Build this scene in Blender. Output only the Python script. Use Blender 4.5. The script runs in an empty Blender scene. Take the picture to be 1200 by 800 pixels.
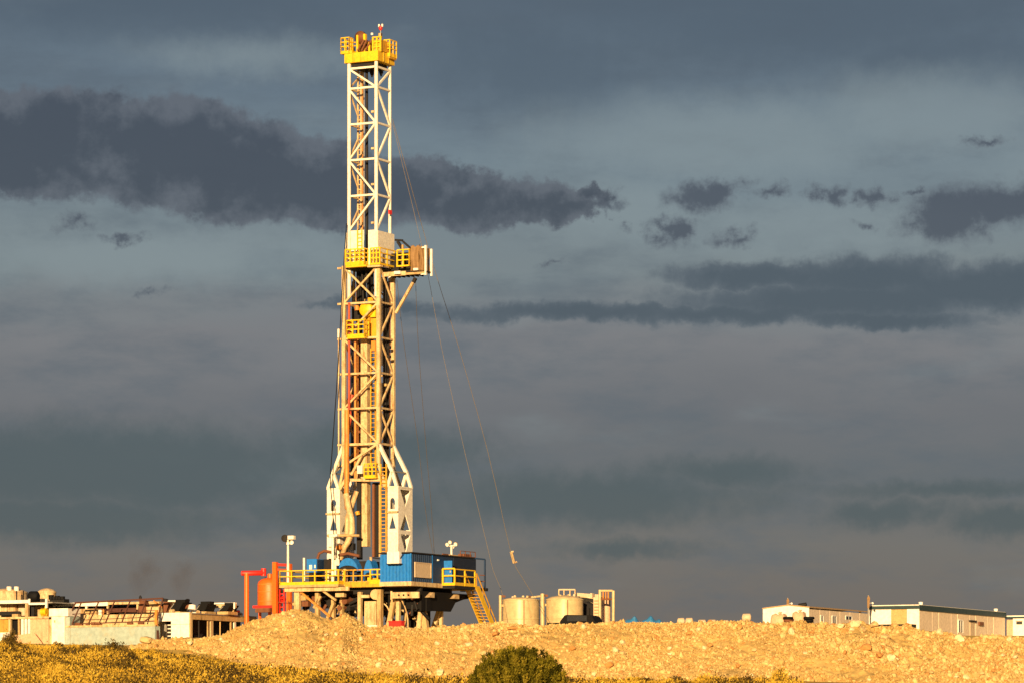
import bpy, bmesh, math, random
import numpy as np
from mathutils import Vector, Matrix
from mathutils.geometry import tessellate_polygon

random.seed(7)
RNG = np.random.default_rng(7)
SC = bpy.context.scene
COL = SC.collection
R = math.radians

# ------------------------------------------------------------------ camera
F = 4348.0            # focal length in photo pixels (1200 wide)
HOR = 860.0           # eye level in photo pixels
EYE = 1.6
cd = bpy.data.cameras.new('camera')
cam = bpy.data.objects.new('camera', cd)
COL.objects.link(cam)
cam.location = (0, 0, EYE)
cam.rotation_euler = (R(90), 0, 0)
cd.sensor_width = 36.0
cd.lens = 36.0 * F / 1200.0
cd.shift_y = (HOR - 400.0) / 1200.0
cd.clip_start = 0.5
cd.clip_end = 20000
SC.camera = cam

# ------------------------------------------------------------------ exposure
SC.view_settings.view_transform = 'Standard'
SC.view_settings.look = 'None'
SC.view_settings.gamma = 1
SC.view_settings.exposure = 0.85
SC.view_settings.use_curve_mapping = False
EXPO = 2 ** 0.85
SC.cycles.max_bounces = 4
SC.cycles.diffuse_bounces = 2
SC.cycles.glossy_bounces = 2
SC.cycles.transmission_bounces = 2

# ------------------------------------------------------------------ sun
PHI, ELEV = R(9), R(10.5)
S = Vector((-math.sin(PHI) * math.cos(ELEV), -math.cos(PHI) * math.cos(ELEV), math.sin(ELEV)))
sd = bpy.data.lights.new('sun', 'SUN')
sd.energy = 5.0
sd.angle = R(0.5)
sd.color = (1.0, 0.67, 0.31)
sun = bpy.data.objects.new('sun', sd)
COL.objects.link(sun)
sun.location = (-60, -200, 120)
sun.rotation_euler = (-S).to_track_quat('-Z', 'Y').to_euler()


def lin(*c):
    out = []
    for v in c:
        v = v / 255.0
        out.append(v / 12.92 if v <= 0.04045 else ((v + 0.055) / 1.055) ** 2.4)
    return tuple(out)


# ------------------------------------------------------------------ world: storm-cloud sky
def build_world():
    w = bpy.data.worlds.new('World')
    SC.world = w
    w.use_nodes = True
    nt = w.node_tree
    nt.nodes.clear()
    N = nt.nodes.new
    L = nt.links.new

    def math_(op, a, b=None, c=None, clamp=False):
        n = N('ShaderNodeMath'); n.operation = op; n.use_clamp = clamp
        for i, v in enumerate((a, b, c)):
            if v is None: continue
            if isinstance(v, (int, float)): n.inputs[i].default_value = v
            else: L(v, n.inputs[i])
        return n.outputs[0]

    def vmath(op, a, b=None):
        n = N('ShaderNodeVectorMath'); n.operation = op
        for i, v in enumerate((a, b)):
            if v is None: continue
            if isinstance(v, tuple): n.inputs[i].default_value = v
            else: L(v, n.inputs[i])
        return n

    def ramp(fac, stops):
        n = N('ShaderNodeValToRGB')
        e = n.color_ramp.elements
        while len(e) > 1: e.remove(e[-1])
        e[0].position = stops[0][0]; e[0].color = (*stops[0][1], 1)
        for p, c in stops[1:]:
            k = e.new(p); k.color = (*c, 1)
        L(fac, n.inputs[0])
        return n.outputs[0]

    def mix(f, a, b):
        n = N('ShaderNodeMix'); n.data_type = 'RGBA'
        if isinstance(f, (int, float)): n.inputs[0].default_value = f
        else: L(f, n.inputs[0])
        for i, v in ((6, a), (7, b)):
            if isinstance(v, tuple): n.inputs[i].default_value = (*v, 1)
            else: L(v, n.inputs[i])
        return n.outputs[2]

    def noise(vec, scale, detail=6, rough=0.55):
        n = N('ShaderNodeTexNoise'); n.noise_dimensions = '3D'
        n.inputs['Scale'].default_value = scale
        n.inputs['Detail'].default_value = detail
        n.inputs['Roughness'].default_value = rough
        L(vec, n.inputs['Vector'])
        return n

    def smooth(v, a, b):
        n = N('ShaderNodeMapRange'); n.interpolation_type = 'SMOOTHSTEP'
        L(v, n.inputs[0])
        n.inputs[1].default_value = a; n.inputs[2].default_value = b
        n.inputs[3].default_value = 0; n.inputs[4].default_value = 1
        return n.outputs[0]

    tc = N('ShaderNodeTexCoord')
    sep = N('ShaderNodeSeparateXYZ'); L(tc.outputs['Generated'], sep.inputs[0])
    az = math_('ARCTAN2', sep.outputs[0], sep.outputs[1])
    el = math_('ARCSINE', sep.outputs[2])
    K = F / 100.0
    u = math_('MULTIPLY', az, K)            # azimuth, in units of 1.3 degrees
    v = math_('MULTIPLY', el, K)            # elevation, same unit
    comb = N('ShaderNodeCombineXYZ'); L(u, comb.inputs[0]); L(v, comb.inputs[1])
    P = comb.outputs[0]
    # stretched coordinates for streaky layers
    str_ = vmath('MULTIPLY', P, (0.35, 1.0, 1.0)).outputs[0]

    def D(c, k=1.0):
        return tuple(x / EXPO * k for x in c)
    # overcast sheet: colour by elevation
    vv = math_('DIVIDE', v, 12.0, clamp=True)
    wob = noise(str_, 0.9, 4)
    vv2 = math_('ADD', vv, math_('MULTIPLY', math_('SUBTRACT', wob.outputs[0], 0.5), 0.10))
    H = lambda y: max(0.0, (860 - y) / 1200.0)
    sheet = ramp(vv2, [
        (0.0, D(lin(116, 106, 100))),
        (H(720), D(lin(109, 102, 100))),
        (H(640), D(lin(109, 106, 106))),
        (H(560), D(lin(97, 101, 108))),
        (H(480), D(lin(105, 106, 113))),
        (H(400), D(lin(119, 119, 124))),
        (H(320), D(lin(119, 129, 134))),
        (H(200), D(lin(113, 128, 138))),
        (H(110), D(lin(99, 114, 128))),
        (H(0), D(lin(82, 95, 110))),
        (0.8, D(lin(82, 95, 109))),
        (1.0, D(lin(86, 97, 108)))])
    # soft mottling everywhere
    mot = noise(str_, 1.5, 7, 0.62)
    sheet = mix(math_('MULTIPLY', smooth(mot.outputs[0], 0.42, 0.72), 0.6), sheet, D(lin(84, 95, 108)))
    mot2 = noise(vmath('ADD', str_, (7.3, 2.1, 4.0)).outputs[0], 1.0, 5, 0.55)
    sheet = mix(math_('MULTIPLY', smooth(mot2.outputs[0], 0.55, 0.8), 0.35), sheet, D(lin(132, 143, 148)))
    # ---- cloud banks
    warp = noise(P, 1.15, 8, 0.62)
    warpf = noise(P, 4.5, 6, 0.6)

    wv = vmath('SUBTRACT', noise(P, 2.2, 7, 0.65).outputs['Color'], (0.5, 0.5, 0.5)).outputs[0]

    def warped(ax, ay):
        return vmath('ADD', P, vmath('MULTIPLY', wv, (ax, ay, 0)).outputs[0]).outputs[0]
    PW = warped(1.1, 0.62)
    PB = warped(1.3, 0.40)

    def field(blobs, P=P):
        acc = None
        for (x, y, a, b, *off) in blobs:
            c = vmath('SUBTRACT', P, (x - 6.0, 8.6 - y, 0)).outputs[0]
            c = vmath('MULTIPLY', c, (1.0 / a, 1.0 / b, 0)).outputs[0]
            ln = vmath('LENGTH', c).outputs['Value']
            f = math_('SUBTRACT', 1.0 - (off[0] if off else 0.0), ln)
            f = math_('MULTIPLY', f, min(1.0, 0.45 + b))
            acc = f if acc is None else math_('MAXIMUM', acc, f)
        return acc

    nz = math_('ADD', math_('MULTIPLY', math_('SUBTRACT', warp.outputs[0], 0.5), 1.5),
               math_('MULTIPLY', math_('SUBTRACT', warpf.outputs[0], 0.5), 0.85))
    soft = [(1.2, 5.5, 3.4, .62), (4.3, 5.3, 1.6, .4), (0.6, 6.1, 2.6, .35), (4.0, 6.0, 1.6, .35),
            (8.4, 5.55, 1.3, .22), (6.9, 5.85, 2.4, .38), (7.3, 6.42, 1.0, .13), (10.4, 6.02, .9, .2),
            (11.6, 6.12, .9, .22), (11.2, 5.75, 2.0, .12), (-3.5, 5.6, 3, .5), (15, 5.9, 2.4, .4)]
    fs = math_('ADD', field(soft, PB), math_('MULTIPLY', nz, 0.42))
    ms = math_('MULTIPLY', smooth(fs, -0.25, 0.55), 0.85)
    sky = mix(ms, sheet, D(lin(70, 83, 92)))
    top = [(9.5, 0.35, 3.4, .75), (6.2, 0.9, 1.6, .7), (2.0, 0.1, 3.0, .6), (11.0, 0.8, 1.8, .5)]
    ft = math_('ADD', field(top), math_('MULTIPLY', nz, 0.6))
    sky = mix(math_('MULTIPLY', smooth(ft, -0.4, 0.8), 0.7), sky, D(lin(76, 89, 104)))
    pale = [(8.4, 1.72, 2.8, .62), (10.9, 1.45, 2.0, .6), (7.4, 2.5, 1.4, .5), (9.6, 2.75, 2.4, .45), (1.8, 3.05, 3.2, .42), (-2, 3.0, 3, .5), (3.0, .75, 1.6, .3), (14, 2.0, 3, .8)]
    fp = math_('ADD', field(pale, PB), math_('MULTIPLY', nz, 0.30))
    sky = mix(math_('MULTIPLY', smooth(fp, -0.25, 0.75), 0.60), sky, D(lin(134, 147, 152)))
    hard = [(-1.6, 1.8, 2.6, .66), (0.5, 1.8, 2.0, .70), (1.9, 1.86, 1.4, .70), (2.9, 2.08, 1.4, .66), (3.9, 2.25, 1.0, .54),
            (4.9, 2.30, 1.0, .45), (5.5, 2.45, .95, .34), (6.25, 2.42, .65, .30), (6.6, 2.5, .5, .2), (6.9, 2.3, .3, .12),
            (-5, 1.9, 3, .5)]
    fh = math_('ADD', field(hard, PB), math_('MULTIPLY', nz, 0.36))
    mh = smooth(fh, -0.03, 0.17)
    small = [(8.2, 2.36, .56, .20), (8.45, 2.29, .36, .18), (7.92, 2.76, .28, .2), (7.1, 2.36, .4, .12, .2), (8.68, 2.83, .36, .13, .15), (9.05, 2.32, .30, .12, .2),
             (9.75, 2.34, .30, .17), (10.22, 2.38, .26, .15, .1), (11.1, 2.62, .68, .40), (11.7, 2.5, .8, .34), (12.6, 2.4, .9, .35),
             (10.15, 2.7, .24, .09, .2), (11.5, 1.73, .45, .09, .25), (10.6, 2.33, .22, .09, .3), (0.95, 2.68, .34, .13, .15), (1.45, 2.86, .28, .1, .25), (6.9, 2.35, .3, .12, .1),
             (6.45, 3.11, .3, .07, .3), (7.3, 2.75, .3, .1, .35), (1.8, 3.5, .3, .1, .4)]
    fm = math_('ADD', field(small, PW), math_('MULTIPLY', nz, 0.40))
    mm = math_('MULTIPLY', smooth(fm, -0.10, 0.42), 0.92)
    bank = [(8.9, 3.28, 1.5, .17), (10.1, 3.3, 1.5, .26), (9.9, 3.55, 2.5, .26), (11.6, 3.42, 1.9, .32), (6.9, 3.68, 2.7, .13), (8.6, 3.7, 1.8, .16),
            (4.4, 3.6, .9, .09), (14, 3.5, 2.5, .4), (10.3, 3.78, 1.6, .12)]
    fb = math_('ADD', field(bank, PB), math_('MULTIPLY', nz, 0.30))
    mb = smooth(fb, -0.12, 0.26)
    bankc = mix(smooth(fb, 0.0, 0.5), D(lin(88, 97, 108)), D(lin(70, 81, 94)))
    sky = mix(math_('MULTIPLY', mb, 0.95), sky, bankc)
    inner = noise(vmath('ADD', P, (3.1, 0.4, 0)).outputs[0], 1.6, 7, 0.6)
    # lit tops and thin rims are paler than the heart of the bank
    sh = math_('ADD', fh, math_('MULTIPLY', math_('SUBTRACT', inner.outputs[0], 0.5), -2.0))
    dark = mix(smooth(sh, -0.05, 0.6), D(lin(93, 98, 109)), D(lin(62, 68, 82)))
    sky = mix(mm, sky, mix(smooth(fm, 0.1, 0.5), D(lin(92, 99, 110)), D(lin(70, 76, 90))))
    sky = mix(math_('MULTIPLY', mh, 0.95), sky, dark)
    # physical sky glimpsed through the sheet
    ns = N('ShaderNodeTexSky'); ns.sky_type = 'NISHITA'; ns.sun_disc = False
    ns.sun_elevation = ELEV; ns.sun_rotation = R(180) + PHI
    nish = vmath('SCALE', ns.outputs[0]); nish.inputs[3].default_value = 0.05
    sky = mix(0.93, nish.outputs[0], sky)
    w.cycles.sampling_method = 'MANUAL'; w.cycles.sample_map_resolution = 256
    bg = N('ShaderNodeBackground'); bg.inputs[1].default_value = 1.0
    L(sky, bg.inputs[0])
    out = N('ShaderNodeOutputWorld'); L(bg.outputs[0], out.inputs[0])


build_world()

# ------------------------------------------------------------------ materials
MATS = {}


def M(name, col, rough=0.5, metal=0.0, dirt=None, amt=0.35, scale=1.2, streak=0.3, var=0.25, bump=0.0, spec=0.5):
    if name in MATS: return MATS[name]
    m = bpy.data.materials.new(name); m.use_nodes = True
    nt = m.node_tree; N = nt.nodes.new; L = nt.links.new
    b = nt.nodes['Principled BSDF']
    b.inputs['Roughness'].default_value = rough
    b.inputs['Metallic'].default_value = metal
    b.inputs['Specular IOR Level'].default_value = spec
    tc = N('ShaderNodeTexCoord')
    mp = N('ShaderNodeMapping'); mp.inputs['Scale'].default_value = (scale, scale, scale * streak)
    L(tc.outputs['Object'], mp.inputs[0])
    n1 = N('ShaderNodeTexNoise'); n1.inputs['Scale'].default_value = 2.0; n1.inputs['Detail'].default_value = 8
    n1.inputs['Roughness'].default_value = 0.65
    L(mp.outputs[0], n1.inputs['Vector'])
    n2 = N('ShaderNodeTexNoise'); n2.inputs['Scale'].default_value = scale * 6; n2.inputs['Detail'].default_value = 4
    L(tc.outputs['Object'], n2.inputs['Vector'])
    hs = N('ShaderNodeHueSaturation'); hs.inputs['Color'].default_value = (*col, 1)
    mr = N('ShaderNodeMapRange'); L(n2.outputs[0], mr.inputs[0])
    mr.inputs[1].default_value = 0.25; mr.inputs[2].default_value = 0.75
    mr.inputs[3].default_value = 1 - var; mr.inputs[4].default_value = 1 + var * 0.4
    L(mr.outputs[0], hs.inputs['Value'])
    mx = N('ShaderNodeMix'); mx.data_type = 'RGBA'
    rp = N('ShaderNodeMapRange'); rp.interpolation_type = 'SMOOTHSTEP'
    L(n1.outputs[0], rp.inputs[0])
    rp.inputs[1].default_value = 0.62 - amt * 0.35; rp.inputs[2].default_value = 0.78
    rp.inputs[3].default_value = 0; rp.inputs[4].default_value = min(1.0, amt * 1.8)
    L(rp.outputs[0], mx.inputs[0])
    L(hs.outputs[0], mx.inputs[6])
    mx.inputs[7].default_value = (*(dirt or tuple(c * 0.45 for c in col)), 1)
    L(mx.outputs[2], b.inputs['Base Color'])
    rr = N('ShaderNodeMapRange'); L(n1.outputs[0], rr.inputs[0])
    rr.inputs[3].default_value = max(0.05, rough - 0.15); rr.inputs[4].default_value = min(1, rough + 0.25)
    L(rr.outputs[0], b.inputs['Roughness'])
    if bump:
        bp = N('ShaderNodeBump'); bp.inputs['Strength'].default_value = bump; bp.inputs['Distance'].default_value = 0.05
        L(n2.outputs[0], bp.inputs['Height']); L(bp.outputs[0], b.inputs['Normal'])
    MATS[name] = m
    return m


RUST = (0.20, 0.085, 0.03)
cream = M('cream_paint', (0.66, 0.50, 0.29), 0.5, dirt=(0.26, 0.115, 0.032), amt=0.62, scale=1.6, var=0.35)
whitep = M('white_paint', (0.80, 0.76, 0.70), 0.45, dirt=(0.42, 0.27, 0.14), amt=0.30, scale=0.9)
white = M('clean_white_paint', (0.82, 0.80, 0.78), 0.5, dirt=(0.50, 0.38, 0.25), amt=0.18, scale=0.6)
tanp = M('tan_paint', (0.52, 0.36, 0.17), 0.5, dirt=(0.16, 0.08, 0.03), amt=0.5, scale=1.3)
yellow = M('yellow_paint', (0.80, 0.50, 0.012), 0.42, dirt=(0.32, 0.13, 0.01), amt=0.35, scale=1.6)
yellowr = M('rusty_yellow_paint', (0.66, 0.36, 0.02), 0.55, dirt=(0.22, 0.08, 0.015), amt=0.6, scale=1.6)
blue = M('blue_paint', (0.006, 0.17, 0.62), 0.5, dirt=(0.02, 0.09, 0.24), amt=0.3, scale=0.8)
navy = M('shaded_navy_paint', (0.003, 0.028, 0.10), 0.6, dirt=(0.004, 0.012, 0.03), amt=0.4, scale=0.8)  # navy, darkened further so the doghouse side's shade sits in the colour
orange = M('orange_paint', (0.80, 0.135, 0.008), 0.4, dirt=(0.40, 0.09, 0.01), amt=0.3, scale=1.1)
redp = M('red_paint', (0.72, 0.025, 0.02), 0.4, dirt=(0.3, 0.01, 0.01), amt=0.25)
redpipe = M('red_pipe_paint', (0.45, 0.06, 0.02), 0.5, dirt=(0.15, 0.03, 0.01), amt=0.4)
orpipe = M('orange_pipe_paint', (0.62, 0.24, 0.04), 0.5, dirt=(0.25, 0.08, 0.02), amt=0.5)
drust = M('dark_rusty_steel', (0.085, 0.028, 0.018), 0.8, amt=0.4)
rust = M('rusty_steel', (0.17, 0.062, 0.028), 0.75, dirt=(0.09, 0.03, 0.015), amt=0.5, scale=1.5)
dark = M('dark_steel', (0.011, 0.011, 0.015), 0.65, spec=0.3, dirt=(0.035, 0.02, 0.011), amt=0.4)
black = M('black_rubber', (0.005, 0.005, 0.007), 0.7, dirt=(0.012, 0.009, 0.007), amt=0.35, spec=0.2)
greyst = M('grey_steel', (0.30, 0.29, 0.28), 0.45, metal=0.3, dirt=(0.14, 0.08, 0.04), amt=0.4)
glass = M('lamp_glass', (0.75, 0.78, 0.8), 0.12, amt=0.05)
dglass = M('window_glass', (0.03, 0.035, 0.045), 0.08, amt=0.05)
beige = M('beige_panel', (0.60, 0.47, 0.34), 0.6, dirt=(0.42, 0.3, 0.18), amt=0.25)
pink = M('faded_pink_panel', (0.62, 0.40, 0.26), 0.6, dirt=(0.30, 0.17, 0.09), amt=0.35)
palegreen = M('pale_green_paint', (0.33, 0.42, 0.42), 0.55, dirt=(0.40, 0.34, 0.22), amt=0.4, scale=0.5, streak=1)
ochre = M('ochre_panel', (0.50, 0.27, 0.05), 0.6, amt=0.3)
tarp = M('brown_tarpaulin', (0.26, 0.155, 0.07), 0.8, dirt=(0.12, 0.07, 0.03), amt=0.4, bump=0.3)
bluetarp = M('blue_tarpaulin', (0.03, 0.20, 0.48), 0.6, dirt=(0.25, 0.3, 0.33), amt=0.3)
siding = M('beige_siding', (0.78, 0.64, 0.50), 0.55, dirt=(0.45, 0.33, 0.2), amt=0.25, scale=0.7)
teal = M('dark_teal_trim', (0.012, 0.04, 0.055), 0.5, amt=0.2)
tancyl = M('tan_tank_paint', (0.56, 0.43, 0.24), 0.36, dirt=(0.42, 0.28, 0.14), amt=0.2, scale=0.5, streak=0.3)
dwire = M('dark_wire', (0.07, 0.055, 0.045), 0.6, amt=0.2)
wire = M('steel_wire', (0.24, 0.20, 0.15), 0.5, metal=0.0, amt=0.2)
wood = M('plywood', (0.52, 0.36, 0.15), 0.7, dirt=(0.35, 0.22, 0.08), amt=0.4)


def dirt_material(name, c1, c2, c3, island=False):
    m = bpy.data.materials.new(name); m.use_nodes = True
    nt = m.node_tree; N = nt.nodes.new; L = nt.links.new
    b = nt.nodes['Principled BSDF']; b.inputs['Roughness'].default_value = 0.95
    b.inputs['Specular IOR Level'].default_value = 0.1
    tc = N('ShaderNodeTexCoord')

    def nz(s, d=8, r=0.6):
        n = N('ShaderNodeTexNoise'); n.inputs['Scale'].default_value = s; n.inputs['Detail'].default_value = d
        n.inputs['Roughness'].default_value = r; L(tc.outputs['Object'], n.inputs['Vector']); return n.outputs[0]

    def mixc(f, a, bb, lo, hi, k=1.0):
        mr = N('ShaderNodeMapRange'); L(f, mr.inputs[0]); mr.inputs[1].default_value = lo; mr.inputs[2].default_value = hi
        mr.inputs[4].default_value = k
        x = N('ShaderNodeMix'); x.data_type = 'RGBA'; L(mr.outputs[0], x.inputs[0])
        for i, v in ((6, a), (7, bb)):
            if isinstance(v, tuple): x.inputs[i].default_value = (*v, 1)
            else: L(v, x.inputs[i])
        return x.outputs[2]
    if island:
        g = N('ShaderNodeNewGeometry')
        c = mixc(g.outputs['Random Per Island'], c1, c2, 0.0, 0.7)
        c = mixc(g.outputs['Random Per Island'], c, c3, 0.90, 0.93)
        c = mixc(nz(6), c, tuple(x * 0.7 for x in c1), 0.5, 0.8, 0.5)
        c = mixc(nz(0.22, 5), c, (0.40, 0.25, 0.085), 0.48, 0.68, 0.55)
    else:
        c = mixc(nz(0.25), c1, c2, 0.4, 0.65)
        c = mixc(nz(0.12), c, c3, 0.55, 0.72, 0.7)
        c = mixc(nz(5.0), c, tuple(x * 1.25 for x in c2), 0.55, 0.75, 0.8)
        c = mixc(nz(3.1, 9, .7), c, tuple(x * 0.55 for x in c3), 0.58, 0.8, 0.6)
    L(c, b.inputs['Base Color'])
    bp = N('ShaderNodeBump'); bp.inputs['Strength'].default_value = 0.45; bp.inputs['Distance'].default_value = 0.08
    L(nz(4.0, 10, 0.7), bp.inputs['Height']); L(bp.outputs[0], b.inputs['Normal'])
    return m


soil = dirt_material('pale_subsoil', (0.40, 0.27, 0.10), (0.48, 0.335, 0.13), (0.32, 0.185, 0.058))
stone_m = dirt_material('rubble_stone', (0.36, 0.24, 0.085), (0.66, 0.485, 0.225), (0.44, 0.22, 0.08), island=True)
field_m = dirt_material('dry_field', (0.50, 0.335, 0.075), (0.58, 0.40, 0.11), (0.38, 0.255, 0.06))
pale_rock = dirt_material('pale_limestone', (0.66, 0.54, 0.34), (0.72, 0.60, 0.40), (0.55, 0.42, 0.24))
tan_rock = dirt_material('tan_sandstone', (0.54, 0.39, 0.19), (0.60, 0.45, 0.24), (0.46, 0.30, 0.13))
orange_rock = dirt_material('orange_sandstone', (0.50, 0.25, 0.09), (0.46, 0.22, 0.07), (0.40, 0.2, 0.07))


def leaf_material(name, stops, transl=0.25):
    m = bpy.data.materials.new(name); m.use_nodes = True
    nt = m.node_tree; N = nt.nodes.new; L = nt.links.new
    nt.nodes.clear()
    at = N('ShaderNodeAttribute'); at.attribute_name = 'tint'
    rp = N('ShaderNodeValToRGB'); e = rp.color_ramp.elements
    e[0].position = stops[0][0]; e[0].color = (*stops[0][1], 1)
    e[1].position = stops[-1][0]; e[1].color = (*stops[-1][1], 1)
    for p, c in stops[1:-1]:
        k = e.new(p); k.color = (*c, 1)
    L(at.outputs['Fac'], rp.inputs[0])
    d = N('ShaderNodeBsdfDiffuse'); L(rp.outputs[0], d.inputs[0])
    t = N('ShaderNodeBsdfTranslucent'); L(rp.outputs[0], t.inputs[0])
    x = N('ShaderNodeMixShader'); x.inputs[0].default_value = transl
    L(d.outputs[0], x.inputs[1]); L(t.outputs[0], x.inputs[2])
    o = N('ShaderNodeOutputMaterial'); L(x.outputs[0], o.inputs[0])
    return m


sage_m = leaf_material('sagebrush_leaf', [(0, (0.045, 0.032, 0.016)), (0.12, (0.10, 0.068, 0.02)), (0.3, (0.36, 0.235, 0.036)), (0.6, (0.64, 0.42, 0.052)), (1, (0.78, 0.54, 0.09))])
grass_m = leaf_material('dry_grass', [(0, (0.42, 0.265, 0.035)), (0.5, (0.70, 0.47, 0.06)), (1, (0.80, 0.57, 0.11))], 0.25)
shrub_m = leaf_material('dark_shrub_leaf', [(0, (0.06, 0.045, 0.014)), (1, (0.17, 0.115, 0.03))], 0.15)
bush_m = leaf_material('green_bush_leaf', [(0, (0.03, 0.03, 0.006)), (0.5, (0.13, 0.115, 0.012)), (1, (0.30, 0.235, 0.03))], 0.2)
bark = M('shrub_bark', (0.10, 0.07, 0.045), 0.9, amt=0.4)


# ------------------------------------------------------------------ mesh helpers
class MB:
    def __init__(s):
        s.v = []; s.f = []; s.sm = []

    def add(s, vs, fs, smooth=False):
        o = len(s.v)
        s.v += [tuple(p) for p in vs]
        for f in fs:
            s.f.append(tuple(i + o for i in f)); s.sm.append(smooth)
        return s

    def box(s, x, y, z):
        vs = [(a, b, c) for a in x for b in y for c in z]
        return s.add(vs, [(0, 1, 3, 2), (4, 6, 7, 5), (0, 4, 5, 1), (2, 3, 7, 6), (0, 2, 6, 4), (1, 5, 7, 3)])

    def bar(s, a, b, w, h=None, up=(0, 0, 1)):
        h = h or w
        a, b = Vector(a), Vector(b)
        d = (b - a).normalized()
        up = Vector(up)
        if abs(d.dot(up)) > 0.98: up = Vector((0, 1, 0))
        sx = d.cross(up).normalized() * w / 2
        sy = sx.cross(d).normalized() * h / 2
        vs = [p + i * sx + j * sy for p in (a, b) for i, j in ((-1, -1), (1, -1), (1, 1), (-1, 1))]
        return s.add(vs, [(3, 2, 1, 0), (4, 5, 6, 7)] + [(k, (k + 1) % 4, 4 + (k + 1) % 4, 4 + k) for k in range(4)])

    def tube(s, pts, r, n=8, cap=True):
        pts = [Vector(p) for p in pts]
        rs = r if isinstance(r, (list, tuple)) else [r] * len(pts)
        rings = []
        prev = None
        for i, p in enumerate(pts):
            d = (pts[min(i + 1, len(pts) - 1)] - pts[max(i - 1, 0)]).normalized()
            if prev is None:
                up = Vector((0, 0, 1)) if abs(d.z) < 0.9 else Vector((0, 1, 0))
                u = d.cross(up).normalized()
            else:
                u = (prev - d * prev.dot(d)).normalized()
            prev = u
            w = d.cross(u)
            rings.append([p + (u * math.cos(t) + w * math.sin(t)) * rs[i] for t in [2 * math.pi * k / n for k in range(n)]])
        vs = [q for ring in rings for q in ring]
        fs = []
        for i in range(len(pts) - 1):
            for k in range(n):
                fs.append((i * n + k, i * n + (k + 1) % n, (i + 1) * n + (k + 1) % n, (i + 1) * n + k))
        s.add(vs, fs, True)
        if cap:
            s.add(rings[0], [tuple(range(n - 1, -1, -1))]); s.add(rings[-1], [tuple(range(n))])
        return s

    def lathe(s, prof, cx=0, cy=0, n=32, a0=0.0, a1=2 * math.pi, smooth=True):
        vs = []; m = len(prof)
        full = abs(a1 - a0 - 2 * math.pi) < 1e-6
        cols = n if full else n + 1
        for k in range(cols):
            t = a0 + (a1 - a0) * k / n
            vs += [(cx + r * math.cos(t), cy + r * math.sin(t), z) for r, z in prof]
        fs = []
        for k in range(n):
            k2 = (k + 1) % cols
            for j in range(m - 1):
                fs.append((k * m + j, k2 * m + j, k2 * m + j + 1, k * m + j + 1))
        return s.add(vs, fs, smooth)

    def plate(s, loops, fn, th):
        """polygon (first loop) with holes; fn maps (a, b, t) to a point, t in 0..th"""
        l3 = [[Vector((p[0], p[1], 0)) for p in lp] for lp in loops]
        tris = tessellate_polygon(l3)
        flat = [p for lp in loops for p in lp]
        n = len(flat)
        vs = [fn(p[0], p[1], 0) for p in flat] + [fn(p[0], p[1], th) for p in flat]
        fs = [tuple(t) for t in tris] + [tuple(i + n for i in reversed(t)) for t in tris]
        o = 0
        for lp in loops:
            k = len(lp)
            for i in range(k):
                j = (i + 1) % k
                fs.append((o + i, o + j, n + o + j, n + o + i))
            o += k
        return s.add(vs, fs)

    def build(s, name, mat, parent=None, off=None):
        me = bpy.data.meshes.new(name)
        v = s.v
        if off: v = [(a - off[0], b - off[1], c - off[2]) for a, b, c in v]
        me.from_pydata(v, [], s.f)
        me.polygons.foreach_set('use_smooth', s.sm)
        bm = bmesh.new(); bm.from_mesh(me)
        bmesh.ops.recalc_face_normals(bm, faces=bm.faces)
        bm.to_mesh(me); bm.free()
        me.materials.append(mat)
        o = bpy.data.objects.new(name, me)
        COL.objects.link(o)
        if parent is not None:
            o.parent = parent
            b = parent.get('_base')
            if b: o.location = (-b[0], -b[1], -b[2])
        return o


def tag(o, label=None, cat=None, group=None, kind=None):
    if label: o['label'] = label
    if cat: o['category'] = cat
    if group: o['group'] = group
    if kind: o['kind'] = kind
    return o


ALPHA = 27.0


def at(px, py, Y):
    return Vector(((px - 600) / F * Y, Y, EYE + (HOR - py) / F * Y))


class Frame:
    """a local frame on the pad: x along the sunlit fronts, y away from the viewer"""
    def __init__(s, px, Y, z, ang=ALPHA):
        s.o = Vector(((px - 600) / F * Y, Y, z))
        a = R(ang); s.ang = a
        s.ex = Vector((math.cos(a), -math.sin(a), 0)); s.ey = Vector((math.sin(a), math.cos(a), 0))

    def f(s, px, py, ly):
        d = Vector(((px - 600) / F, 1, (HOR - py) / F)); c = Vector((0, 0, EYE))
        t = (ly + (s.o - c).dot(s.ey)) / d.dot(s.ey)
        p = c + d * t - s.o
        return p.dot(s.ex), p.z

    def s(s, px, py, lx):
        d = Vector(((px - 600) / F, 1, (HOR - py) / F)); c = Vector((0, 0, EYE))
        t = (lx + (s.o - c).dot(s.ex)) / d.dot(s.ex)
        p = c + d * t - s.o
        return p.dot(s.ey), p.z

    def F(s, px, py, ly):
        a, z = s.f(px, py, ly); return Vector((a, ly, z))

    def S(s, px, py, lx):
        a, z = s.s(px, py, lx); return Vector((lx, a, z))

    def mat(s):
        return Matrix.Translation(s.o) @ Matrix.Rotation(-s.ang, 4, 'Z')

    def thing(s, name, label, cat, base=(0, 0, 0), group=None):
        e = bpy.data.objects.new(name, None); COL.objects.link(e)
        e.empty_display_size = 0.5
        e.matrix_world = s.mat() @ Matrix.Translation(base)
        e['_base'] = list(base)
        return tag(e, label, cat, group)

    def solo(s, mb, name, mat, label, cat, base=(0, 0, 0), group=None):
        o = mb.build(name, mat, None, base)
        o.matrix_world = s.mat() @ Matrix.Translation(base)
        return tag(o, label, cat, group)


def bx(p, name, mat, x, y, z): return MB().box(x, y, z).build(name, mat, p)
def br(p, name, mat, a, b, w, h=None): return MB().bar(a, b, w, h).build(name, mat, p)
def tb(p, name, mat, pts, r, n=8): return MB().tube(pts, r, n).build(name, mat, p)


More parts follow.
